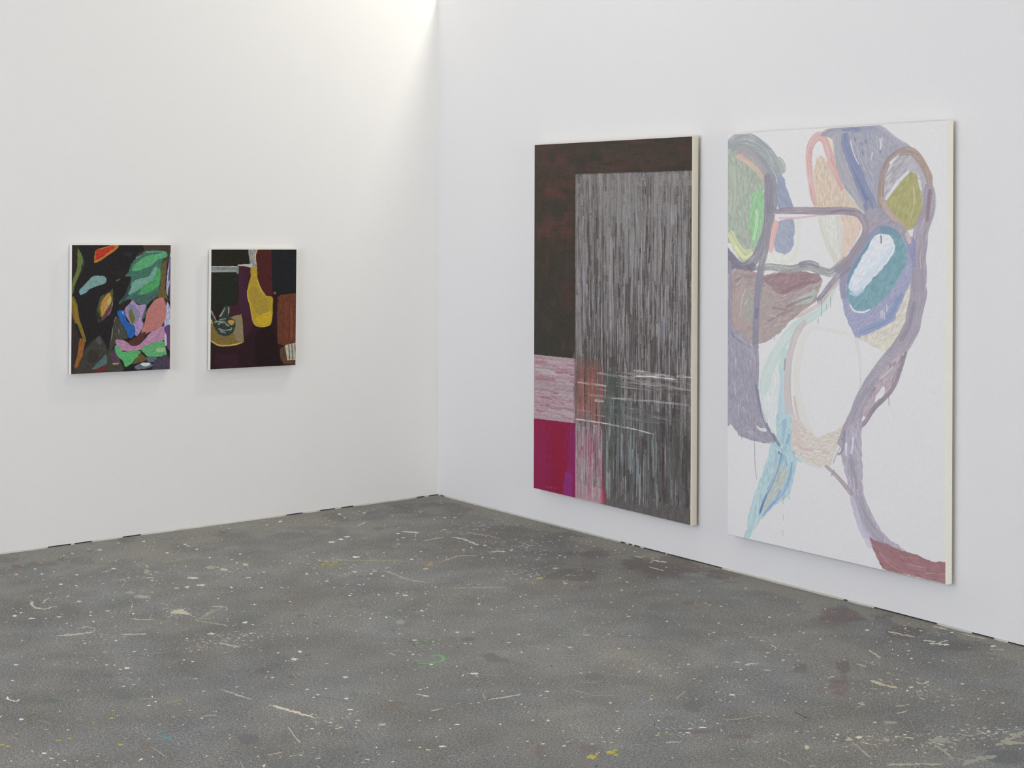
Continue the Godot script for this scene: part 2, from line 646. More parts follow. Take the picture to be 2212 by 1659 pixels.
func build_floor_marks() -> void:
	var cache := {}
	var named := {190176054: "yellow paint splash", 98176092: "green paint ring", 52152156: "teal paint splash", 208156070: "orange paint fleck"}
	for i in FLECKS.size():
		var s: Array = FLECKS[i]
		if i >= 280:
			break
		var st := start()
		blob(st, Vector2(s[0], s[1]), Vector2(s[2], s[3]) * 0.8, Vector2(s[4], s[5]) * 0.72, 13, Color.WHITE, 0.0006)
		var o := obj("paint_fleck", done(st), flake_paint(s[6], cache), floor_node)
		if named.has(s[6]):
			tag(o, named[s[6]])
	for s in STREAKS:
		var p := PackedVector2Array()
		var flat: Array = s[0]
		var n := flat.size() / 2
		for i in n - 1:
			var at := func(j: int) -> Vector2:
				j = clampi(j, 0, n - 1)
				return Vector2(flat[j * 2], flat[j * 2 + 1])
			var a: Vector2 = at.call(i)
			var b: Vector2 = at.call(i + 1)
			var steps := clampi(int(a.distance_to(b) / 0.008), 4, 26)
			for k in steps:
				p.append(a.cubic_interpolate(b, at.call(i - 1), at.call(i + 2), float(k) / steps))
		p.append(Vector2(flat[n * 2 - 2], flat[n * 2 - 1]))
		var st := start()
		var seed_ := rng.randf() * 500.0
		var rows := []
		for i in p.size():
			var dir := (p[mini(i + 1, p.size() - 1)] - p[maxi(i - 1, 0)]).normalized()
			var nor := Vector2(-dir.y, dir.x)
			var t := float(i) / (p.size() - 1)
			var wd: float = s[1] * 0.5 * minf(1.0, 0.3 + 5.0 * minf(t, 1.0 - t))
			var wa := wd * clampf(0.7 + 1.5 * fine.get_noise_2d(i * 0.75, seed_), 0.06, 1.5)
			var wb := wd * clampf(0.7 + 1.5 * fine.get_noise_2d(i * 0.75, seed_ + 60.0), 0.06, 1.5)
			rows.append([p[i] + nor * wa, p[i], p[i] - nor * wb])
		for i in rows.size() - 1:
			var f := func(v: Vector2, y: float) -> Vector3: return Vector3(v.x, y, v.y)
			var r0: Array = rows[i]
			var r1: Array = rows[i + 1]
			quad(st, f.call(r0[0], 0.00015), f.call(r1[0], 0.00015), f.call(r1[1], 0.0008), f.call(r0[1], 0.0008))
			quad(st, f.call(r0[1], 0.0008), f.call(r1[1], 0.0008), f.call(r1[2], 0.00015), f.call(r0[2], 0.00015))
		var o := obj("paint_streak", done(st), flake_paint(s[2], cache), floor_node)
		if named.has(s[2]):
			tag(o, named[s[2]])
	# the countless small specks between them
	var specks := start()
	for i in range(280, FLECKS.size()):
		var s: Array = FLECKS[i]
		blob(specks, Vector2(s[0], s[1]), Vector2(s[2], s[3]) * 0.8, Vector2(s[4], s[5]) * 0.75, 9, hexc(s[6]).srgb_to_linear(), 0.0007)
	var tones := [230230224, 214212200, 196192172, 164164152, 156154142, 180178166, 222222218, 142140132, 76074074, 90086084, 176160090, 150112106, 124154148]
	for i in 15000:
		var x := -rng.randf() * 5.0
		var z := rng.randf() * 6.0
		var dens := 0.5 + 0.9 * fine.get_noise_2d(x * 1.3, z * 1.3) + (0.25 if z < 2.2 else 0.0)
		if rng.randf() > dens or x > -0.03 or z < 0.03:
			continue
		var r := 0.0011 + 0.0034 * pow(rng.randf(), 3.0)
		var an := rng.randf() * TAU
		var st_ := rng.randf_range(1.0, 2.2)
		var c := hexc(tones[mini(tones.size() - 1, int(rng.randf() * rng.randf() * 14.0 + rng.randf() * 3.0))])
		blob(specks, Vector2(x, z), Vector2(cos(an), sin(an)) * r * st_, Vector2(-sin(an), cos(an)) * r, 6, c.srgb_to_linear(), 0.0005)
	for q in CLUSTERS:   # smears and spills broken up by feet
		for i in int(q[3]):
			var d := Vector2(rng.randfn(), rng.randfn())
			var at := Vector2(q[0] + d.x * q[2], q[1] + d.y * q[2] * 0.8)
			if at.x > -0.03 or at.y < 0.03:
				continue
			var r: float = q[2] * rng.randf_range(0.015, 0.07)
			var an := rng.randf() * TAU
			blob(specks, at, Vector2(cos(an), sin(an)) * r * rng.randf_range(1.0, 2.6), Vector2(-sin(an), cos(an)) * r, 7, hexc(tones[2 + rng.randi() % 6]).lerp(Color8(140, 139, 132), 0.3).srgb_to_linear(), 0.0004)
	for i in 620:   # scuffs and scratches
		var at := Vector2(-rng.randf() * 4.6, rng.randf() * 5.4)
		if at.x > -0.08 or at.y < 0.08:
			continue
		var an := rng.randf() * TAU
		var l := 0.012 + 0.05 * pow(rng.randf(), 2.0)
		var c := hexc([158156148, 148147141, 168164152, 86085083, 152150138][rng.randi() % 5])
		blob(specks, at, Vector2(cos(an), sin(an)) * l, Vector2(-sin(an), cos(an)) * rng.randf_range(0.0007, 0.0016), 9, c.srgb_to_linear(), 0.0003)
	var sm := paint(Color.WHITE, 0.65)
	sm.vertex_color_use_as_albedo = true
	tag(obj("paint_specks", done(specks), sm, floor_node), "fine paint specks", "", "", "stuff")


# ------------------------------------------------------------------ paintings
func build_paintings() -> void:
	var ground := Color8(228, 226, 216)
	var linen := Color8(226, 220, 203)
	var left := Basis()
	var right := Basis(Vector3(0, 0, 1), Vector3(0, 1, 0), Vector3(-1, 0, 0))
	var c := Canvas.new(400, 490, 31)
	c.draw(ops_one())
	painting("small dark abstract painting with green, pink and blue shapes", left, Vector3(-1.859, 1.111, 0), Vector2(0.5024, 0.613), 0.008, 0.030, -0.0119, c.texture(GAIN_SMALL, 0.14, 0.10, 0.0), 0.5, ground)
	c = Canvas.new(390, 485, 32)
	c.draw(ops_two())
	painting("small dark maroon painting with a yellow bottle shape", left, Vector3(-1.1533, 1.0851, 0), Vector2(0.4856, 0.6033), 0.008, 0.030, -0.0133, c.texture(GAIN_SMALL, 0.14, 0.08, 0.0), 0.5, ground)
	c = Canvas.new(640, 980, 33)
	c.draw(ops_three())
	painting("large dark painting with a grey streaked block and magenta corner", right, Vector3(0, 1.0431, 1.4981), Vector2(1.1386, 1.7384), 0.015, 0.0511, -0.0041, c.texture(GAIN_LARGE, 0.12, 0.07, 0.0), 0.6, linen)
	c = Canvas.new(760, 1160, 34)
	c.draw(ops_four())
	painting("large white painting with looping grey, teal and red brushed forms", right, Vector3(0, 1.0405, 2.8574), Vector2(1.1383, 1.7362), 0.015, 0.0511, 0.0018, c.texture(GAIN_LARGE * 1.04, 0.22, 0.018, 0.21), 0.65, ground)


const GAIN_SMALL := 1.0
const GAIN_LARGE := 1.15


func painting(label: String, facing: Basis, centre: Vector3, size: Vector2, back: float, front: float, lean: float, tex: Texture2D, rough: float, side: Color) -> void:
	var turn := facing * Basis(Vector3(0, 0, 1), lean)
	var o := thing("painting", centre + turn * Vector3(0, -size.y / 2.0, 0), turn)
	tag(o, label, "painting")
	var hw := size.x / 2.0
	var h := size.y
	var r := 0.0025
	# the painted face, its border turning over the edge of the stretcher
	var st := SurfaceTool.new()
	st.begin(Mesh.PRIMITIVE_TRIANGLES)
	var nx := 24
	var ny := 32
	var at := func(i: int, j: int) -> Vector3:
		var u := float(i) / nx
		var v := float(j) / ny
		var slack := 0.0012 * sin(PI * u) * sin(PI * v)
		return Vector3(lerpf(-hw + r, hw - r, u), lerpf(r, h - r, v), front - slack)
	for j in ny:
		for i in nx:
			for q in [[0, 1], [1, 1], [1, 0], [0, 1], [1, 0], [0, 0]]:
				var v: Vector3 = at.call(i + q[0], j + q[1])
				st.set_uv(Vector2((v.x + hw) / size.x, 1.0 - v.y / h))
				st.add_vertex(v)
	st.generate_normals()
	var m := StandardMaterial3D.new()
	m.albedo_texture = tex
	m.texture_repeat = false
	m.roughness = rough
	m.metallic_specular = 0.3
	obj("painted_face", st.commit(), m, o)
	# canvas wrapped over the four sides
	var e := SurfaceTool.new()
	e.begin(Mesh.PRIMITIVE_TRIANGLES)
	e.set_smooth_group(-1)
	var loop := func(inset: float, z: float) -> Array:
		var l := []
		for k in 4:
			var c: Vector2 = [Vector2(-hw + inset, h - inset), Vector2(hw - inset, h - inset), Vector2(hw - inset, inset), Vector2(-hw + inset, inset)][k]
			l.append(Vector3(c.x, c.y, z))
		return l
	var rings := [loop.call(r, front), loop.call(r * 0.3, front - r * 0.3), loop.call(0.0, front - r), loop.call(0.0, back), loop.call(0.02, back)]
	for k in rings.size() - 1:
		for n in 4:
			var a: Vector3 = rings[k][n]
			var b: Vector3 = rings[k][(n + 1) % 4]
			var c: Vector3 = rings[k + 1][(n + 1) % 4]
			var d: Vector3 = rings[k + 1][n]
			quad(e, a, d, c, b)
	e.generate_normals()
	obj("canvas_edge", e.commit(), paint(side, 0.85), o)
	# stretcher behind, and the cleat that holds it to the wall
	var wood := paint(Color8(196, 164, 118), 0.7)
	var b0 := back + 0.001
	var b1 := front - 0.006
	for k in 2:
		var y := 0.003 if k == 0 else h - 0.043
		obj("stretcher_bar", box_mesh(Vector3(-hw + 0.003, y, b0), Vector3(hw - 0.003, y + 0.04, b1)), wood, o)
		var x := -hw + 0.003 if k == 0 else hw - 0.043
		obj("stretcher_bar", box_mesh(Vector3(x, 0.043, b0), Vector3(x + 0.04, h - 0.043, b1)), wood, o)
	obj("hanging_cleat", box_mesh(Vector3(-hw * 0.5, h - 0.11, 0.0), Vector3(hw * 0.5, h - 0.06, back + 0.004)), wood, o)


# spills: place, spread, how many bits
const CLUSTERS := [[-2.105, 0.789, 0.068, 60], [-2.127, 1.007, 0.047, 40], [-2.281, 1.902, 0.068, 110], [-2.282, 2.013, 0.040, 60], [-2.222, 1.437, 0.047, 90], [-2.224, 1.504, 0.054, 50], [-2.117, 1.912, 0.052, 40], [-0.260, 0.844, 0.093, 50], [-0.504, 0.868, 0.068, 40], [-1.352, 1.090, 0.070, 60], [-1.282, 1.308, 0.061, 50], [-2.166, 2.279, 0.042, 30], [-0.160, 3.337, 0.052, 40], [-0.715, 3.864, 0.060, 60], [-1.247, 4.003, 0.041, 40], [-0.782, 3.692, 0.055, 50], [-1.215, 3.104, 0.064, 40], [-0.686, 1.761, 0.081, 50], [-1.781, 0.929, 0.061, 40], [-1.745, 2.421, 0.067, 30], [-1.794, 2.763, 0.031, 40], [-2.615, 1.549, 0.075, 50], [-1.133, 4.039, 0.055, 60], [-1.040, 4.160, 0.069, 90], [-0.851, 4.203, 0.070, 90], [-2.418, 2.907, 0.057, 40], [-2.283, 3.036, 0.028, 30], [-1.577, 3.599, 0.056, 40], [-0.423, 1.322, 0.109, 60]]


const GAPS_LEFT := [[-2.216, -2.105], [-2.087, -2.003], [-1.848, -1.756], [-0.956, -0.861], [-0.756, -0.666], [-0.626, -0.552], [-0.146, -0.094], [-0.063, -0.007]]
const GAPS_RIGHT := [[0.025, 0.061], [1.539, 1.569], [1.595, 1.615], [1.634, 1.673], [1.699, 1.849], [1.859, 2.210], [2.897, 2.916], [3.052, 3.169], [3.176, 3.351], [3.510, 3.603], [3.664, 3.809]]


func ops_one() -> Array:
	return [
		[0, [-13,-11,1018,-41,1018,1049,-18,1021], 27025028, 36033034, 80, 0.6, 1, 1],
		[0, [-13,-11,75,-7,57,120,38,261,11,401,-7,542], 50042038, 38034032, 90, 0.5, 1.0, 0],
		[0, [-7,542,28,584,80,705,84,754,44,895,35,1008,-18,1021], 58048046, 44038036, 90, 0.5, 1.0, 0],
		[0, [35,952,133,812,268,710,313,743,367,823,394,917,468,976,394,1032,26,1022], 56052045, 66066058, 70, 0.5, 1.0, 0],
		[0, [186,820,249,828,276,878,231,913,159,897], 44040036, 54050044, 60, 0.6, 0.8, 0],
		[0, [250,728,277,712,304,750,286,778,254,756], 88098102, 66070070, 90, 0.5, 1.0, 0],
		[0, [376,780,413,679,450,564,542,651,570,731,468,759,413,831,523,963,467,1005,367,995], 74070062, 58055050, 60, 0.5, 1.0, 0],
		[0, [422,658,450,579,515,644,561,724,477,745,422,715], 56055049, 82082074, 50, 0.8, 1.0, 0],
		[1, [443,564,418,622,406,686,395,751], 9.6, 7.7, 150150138, 150150138, 0.6, 0.8],
		[1, [468,658,477,709], 7.7, 5.8, 150150140, 150150140, 0.7, 0.7],
		[0, [721,8,1008,0,1008,70,950,189,892,396,806,441,637,129,717,44], 74063052, 60054046, 90, 0.5, 1.0, 0],
		[0, [57,39,79,42,114,105,111,143,78,239,43,303,25,366,4,394,-1,331,16,268,47,197,57,127], 112122052, 86112058, 95, 0.7, 1.0, 0],
		[1, [118,119,123,147,96,218], 13.4, 7.7, 62072096, 62072096, 0.5, 0.8],
		[0, [-4,388,29,444,63,542,76,602,41,606,19,563,0,507], 150100048, 120088030, 100, 0.7, 1.0, 0],
		[1, [11,401,42,472,63,563,94,641,126,712,142,751], 32.6, 25.0, 130116024, 150120040, 0.3, 1.0],
		[0, [85,726,135,752,126,819,102,882,66,945,40,948,38,916,62,846], 168102038, 132078030, 110, 0.7, 1.0, 0],
		[1, [3,402,0,528], 15.4, 13.5, 128128030, 128128030, 0.3, 0.9],
		[0, [234,43,297,27,415,2,461,4,450,33,379,74,288,124,234,143,218,134,225,81], 206140046, 170096030, -40, 0.6, 1.0, 0],
		[0, [243,45,297,34,397,11,419,26,333,82,252,120,231,116,234,74], 204058032, 176040026, -40, 0.6, 1.0, 0],
		[0, [77,369,86,345,122,316,166,277,207,248,270,242,324,248,346,271,337,296,296,313,224,329,171,354,126,381,91,390], 108150150, 126164156, -35, 0.6, 1.0, 0],
		[0, [77,369,86,345,122,323,144,337,117,381,91,390], 112160176, 112160176, -35, 0.3, 0.8, 0],
		[0, [246,514,269,457,287,403,332,385,382,363,407,343,416,399,410,464,395,521,359,557,300,598,273,603,250,550], 96106030, 66062038, -60, 0.7, 1.0, 0],
		[0, [273,535,300,585,286,605,250,542,243,514], 40046024, 40046024, 90, 0.5, 1.0, 0],
		[0, [287,471,332,403,378,374,396,413,387,464,341,514,309,560,292,539], 196148074, 172118050, -60, 0.7, 1.0, 0],
		[0, [350,442,387,399,396,442,368,478], 190176090, 190176090, -60, 0.4, 0.8, 0],
		[0, [410,442,397,515,359,557,304,594,299,578,341,535,382,482], 124058096, 96046080, -60, 0.5, 1.0, 0],
		[1, [407,449,396,507,359,553], 5.6, 4.7, 196170170, 196170170, 0.5, 0.8],
		[0, [437,280,479,265,479,276,447,287], 118106054, 118106054, 90, 0.5, 1.0, 0],
		[1, [470,233,544,196], 56.1, 37.4, 40036030, 40036030, 0.5, 0.7],
		[0, [525,60,599,72,581,94,516,81], 46048066, 36036050, 20, 0.6, 0.8, 0],
		[0, [723,51,769,47,902,48,952,57,960,93,921,116,899,176,892,293,868,389,806,441,749,477,683,474,580,431,469,463,557,355,585,260,530,247,562,210,609,130,684,85], 52104084, 70120104, -40, 0.8, 1.0, 0],
		[0, [469,471,524,398,580,297,594,354,543,427,524,442], 46062066, 60084084, -60, 0.5, 1.0, 0],
		[0, [604,181,665,129,740,91,883,69,950,64,952,101,864,121,792,170,674,201,609,210], 72158094, 96176128, -30, 0.9, 1.0, 0],
		[0, [599,296,683,270,768,251,816,192,854,176,859,235,768,302,674,354,566,394,590,340], 124172160, 92150128, -35, 0.9, 1.0, 0],
		[0, [711,324,806,279,849,206,890,190,888,293,854,345,740,390,664,390,693,354], 56146078, 84170104, -40, 0.9, 1.0, 0],
		[1, [637,108,693,85], 9.3, 7.5, 150190180, 150190180, 0.5, 0.8],
		[1, [740,62,845,56,941,60], 11.1, 9.2, 130180150, 130180150, 0.6, 0.7],
		[0, [617,391,674,397,806,389,864,382,806,437,740,479,655,463,599,438], 72112102, 56090086, 10, 0.6, 1.0, 0],
		[1, [744,470,730,543,716,587], 21.2, 15.4, 78110106, 78110106, 0.3, 1.0],
		[0, [902,168,955,130,950,263,945,352,974,451,940,429,863,415,890,323], 116098046, 90080050, 95, 0.7, 1.0, 0],
		[0, [995,56,1008,63,1008,262,981,336,969,410,950,351,960,226,977,130], 196190220, 150150200, 95, 0.8, 1.0, 0],
		[1, [991,100,987,196,977,292], 11.6, 13.5, 70066110, 70066110, 0.3, 1.0],
		[1, [1002,203,995,336,994,455], 21.2, 21.2, 84068104, 110090140, 0.3, 1.0],
		[0, [960,458,989,492,1003,588,991,658,931,658,945,543], 196196220, 150150196, 95, 0.7, 1.0, 0],
		[0, [936,662,1003,655,1008,829,969,832,950,728], 112072122, 90060104, 90, 0.5, 1.0, 0],
		[0, [923,680,955,714,965,803,940,802,929,736], 206208220, 160160180, 95, 0.6, 1.0, 0],
		[0, [594,440,645,463,664,477,738,476,732,521,708,587,722,645,664,714,634,707,626,645,580,615,538,550,524,507], 156124170, 182150196, 60, 0.7, 1.0, 0],
		[0, [575,470,645,492,685,543,650,619,598,619,555,543], 120120152, 140140166, 70, 0.6, 1.0, 0],
		[0, [587,507,617,539,634,587,617,627,587,605,569,543], 120118052, 96096044, 70, 0.5, 1.0, 0],
		[0, [465,503,497,456,561,436,597,447,545,492,515,525,478,523], 50036030, 40030028, 90, 0.5, 1.0, 0],
		[0, [452,523,506,515,535,528,544,572,572,615,619,637,638,674,628,719,593,738,563,718,522,644,476,586], 24084168, 40104190, 60, 0.8, 1.0, 0],
		[1, [506,523,517,550], 13.5, 9.6, 170200230, 170200230, 0.4, 0.8],
		[0, [806,459,854,432,913,422,948,462,958,529,942,603,902,650,806,686,739,715,690,729,701,682,730,616,751,536], 178108102, 196124116, -60, 0.6, 1.0, 0],
		[0, [565,768,617,738,683,711,739,689,744,719,711,759,659,798,589,793], 76042038, 96054048, -20, 0.5, 1.0, 0],
		[0, [436,748,505,747,556,764,598,796,664,795,732,748,806,690,923,648,938,691,933,761,806,787,711,825,617,838,523,836,468,810], 168118154, 190142172, -25, 0.8, 1.0, 0],
		[1, [768,756,883,683], 20.7, 9.4, 196150180, 196150180, 0.6, 0.8],
		[0, [399,838,431,820,472,889,491,930,431,928,402,902], 72048072, 100070100, 90, 0.5, 1.0, 0],
		[0, [436,786,468,794,514,841,579,835,664,836,696,850,645,902,588,944,537,962,514,919,459,875,433,831], 66164088, 92186110, 50, 0.9, 1.0, 0],
		[0, [697,835,749,799,854,775,923,767,952,832,957,886,863,891,772,887], 104178120, 76160092, -30, 0.9, 1.0, 0],
		[0, [844,830,931,824,940,854,863,853], 168196140, 168196140, -20, 0.7, 0.7, 0],
		[0, [682,861,731,880,741,917,692,932,612,940,654,893], 112092048, 96076040, 90, 0.5, 1.0, 0],
		[1, [412,929,440,934,472,930], 12.9, 11.1, 212160064, 212160064, 0.4, 1.0],
		[0, [749,893,863,894,839,935,767,928], 92118122, 76092104, 90, 0.5, 1.0, 0],
		[0, [630,962,692,938,767,932,820,957,767,978,663,985], 112126138, 84092110, 0, 0.6, 1.0, 0],
		[0, [696,938,767,935,798,949,758,965,701,954], 222226230, 186196206, 10, 0.5, 1.0, 0],
		[0, [839,915,974,884,989,1011,825,1007,820,952], 62054074, 78070094, 60, 0.6, 1.0, 0],
		[0, [235,938,285,901,344,855,359,916,312,947,240,967], 86122122, 66090090, -50, 0.8, 1.0, 0],
		[0, [235,974,312,944,350,939,356,966,294,1001,226,1002], 112046042, 90040038, -30, 0.6, 1.0, 0],
		[1, [213,963,235,953], 9.3, 7.5, 150170160, 150170160, 0.4, 0.8],
	]


func ops_two() -> Array:
	return [
		[0, [-21,-8,1014,-35,1021,1042,-17,1015], 50024031, 38018024, 90, 0.6, 1, 1],
		[0, [-21,-8,437,-6,441,116,310,132,-20,146], 26028018, 38036022, 0, 0.6, 1, 1],
		[0, [-20,192,306,203,313,419,283,465,178,472,56,517,-19,503], 25030022, 36040030, 60, 0.6, 1, 1],
		[0, [320,135,436,157,460,167,436,249,419,348,437,461,477,581,496,638,399,736,380,630,360,549,216,570,211,482,302,455,317,349], 74030042, 56026044, 90, 0.7, 1.0, 0],
		[1, [339,180,359,320,379,461,399,560], 50.3, 70.4, 58034068, 76036056, 0.5, 0.7],
		[0, [523,5,693,4,704,202,715,410,623,395,574,343,534,262,523,134], 86032030, 68026026, 90, 0.7, 1.0, 0],
		[0, [693,-12,1014,-13,1012,383,773,394,712,345,704,202], 22024026, 32034038, 80, 0.6, 1, 1],
		[0, [718,367,788,395,780,812,714,718,723,489], 44018022, 44018022, 90, 0.5, 1.0, 0],
		[0, [430,-9,540,-8,515,49,523,134,533,164,453,161,441,109], 172172162, 120120114, 80, 0.9, 1.0, 0],
		[1, [474,15,494,57,484,92,496,134], 26.0, 18.0, 110110108, 200200192, 0.4, 0.9],
		[1, [525,13,509,63,523,141], 10.0, 8.0, 214196120, 214196120, 0.3, 0.9],
		[0, [310,130,447,124,475,135,457,159,397,148,320,139], 196196186, 160160150, 5, 0.6, 1.0, 0],
		[0, [-20,144,296,144,310,131,320,138,317,205,296,210,293,193,-20,194], 136148142, 112122118, 5, 0.8, 1, 1],
		[1, [-11,145,148,145,301,147], 8.2, 7.3, 204208200, 204208200, 0.4, 0.9],
		[1, [-11,180,149,184,291,185], 7.3, 6.4, 190196190, 190196190, 0.5, 0.8],
		[0, [457,162,527,158,536,226,551,276,585,339,633,389,715,410,721,474,717,589,696,641,634,659,555,655,504,632,475,574,450,475,425,404,417,348,434,277,454,227], 186156030, 164136034, 80, 0.8, 1.0, 0],
		[0, [456,319,514,319,593,389,653,432,673,532,594,560,515,531,476,446,446,390], 150126048, 172144036, 70, 0.9, 0.8, 0],
		[0, [526,581,614,546,703,532,702,618,634,647,555,642,516,620], 206172018, 190156024, 0, 0.6, 0.9, 0],
		[1, [419,348,427,411,453,482,477,574,504,631,555,654,634,657,692,639], 8.6, 6.9, 226192060, 226192060, 0.3, 0.9],
		[1, [534,254,573,332,629,389], 7.8, 7.8, 216186084, 216186084, 0.4, 0.8],
		[0, [536,695,714,661,780,805,806,1022,537,1015,517,816], 28013017, 40018024, 90, 0.6, 1.0, 0],
		[0, [778,409,808,391,1017,376,1019,805,958,815,856,824,780,805,769,560], 92046030, 118062038, 90, 1.0, 1, 1],
		[1, [935,488,946,633,942,764], 22.1, 24.1, 140076044, 140076044, 0.7, 0.7],
		[1, [874,460,885,633,886,778], 16.1, 18.1, 128066040, 128066040, 0.7, 0.7],
		[1, [733,368,753,381], 21.0, 17.2, 150140130, 150140130, 0.4, 0.8],
		[0, [-19,572,23,600,56,656,103,705,179,720,265,685,285,601,226,580,215,571,341,547,360,552,374,630,388,771,371,784,284,804,151,809,66,789,-18,745], 138112044, 112094048, 30, 0.8, 1.0, 0],
		[0, [245,580,341,552,360,581,375,686,380,764,313,770,265,714], 128118092, 146134104, 80, 0.8, 0.85, 0],
		[1, [10,759,76,792,151,804,284,799,371,781], 12.6, 12.6, 210164052, 230190090, 0.4, 1.0],
		[1, [5,586,24,618], 21.8, 13.9, 206180040, 206180040, 0.3, 1.0],
		[0, [0,496,56,580,89,590,140,489,178,472,208,475,213,563,285,601,276,672,246,708,179,725,103,709,56,657,23,602], 54068058, 40050042, 40, 0.9, 1.0, 0],
		[1, [9,510,56,580,75,600], 15.7, 8.9, 182196184, 120136124, 0.4, 0.9],
		[1, [114,559,150,510,169,489], 15.7, 8.8, 182196184, 120136124, 0.4, 0.9],
		[1, [103,562,140,524], 15.6, 8.8, 182196184, 120136124, 0.4, 0.9],
		[1, [207,482,207,545], 16.1, 9.1, 182196184, 120136124, 0.4, 0.9],
		[1, [47,607,103,601,150,618], 14.5, 8.2, 182196184, 120136124, 0.4, 0.9],
		[1, [89,628,141,601,188,629], 15.1, 8.5, 182196184, 120136124, 0.4, 0.9],
		[1, [94,660,150,677,226,671], 14.5, 8.1, 182196184, 120136124, 0.4, 0.9],
		[1, [179,629,217,643], 14.8, 8.4, 182196184, 120136124, 0.4, 0.9],
		[1, [103,587,178,580], 14.5, 8.2, 182196184, 120136124, 0.4, 0.9],
		[1, [113,684,179,699], 14.6, 8.2, 182196184, 120136124, 0.4, 0.9],
		[1, [245,657,226,685], 15.8, 8.9, 182196184, 120136124, 0.4, 0.9],
		[0, [199,594,276,601,247,635,209,623], 204156074, 176130060, 0, 0.6, 1.0, 0],
		[1, [57,906,199,937,323,925], 109.3, 109.3, 62028042, 62028042, 0.6, 0.6],
		[0, [807,849,876,823,1019,805,1020,991,857,983,811,928], 106072046, 80054040, 80, 0.7, 1, 1],
		[0, [866,822,1019,801,1020,949,897,952], 196192176, 166160146, 85, 0.8, 1, 1],
		[1, [912,814,925,945], 9.1, 10.1, 62058050, 62058050, 0.3, 0.9],
		[1, [949,815,962,946], 9.1, 10.1, 62058050, 62058050, 0.3, 0.9],
		[1, [986,815,999,947], 9.1, 10.1, 62058050, 62058050, 0.3, 0.9],
		[1, [1006,379,1006,634,1001,797], 12.1, 12.1, 120030030, 120030030, 0.4, 0.8],
	]


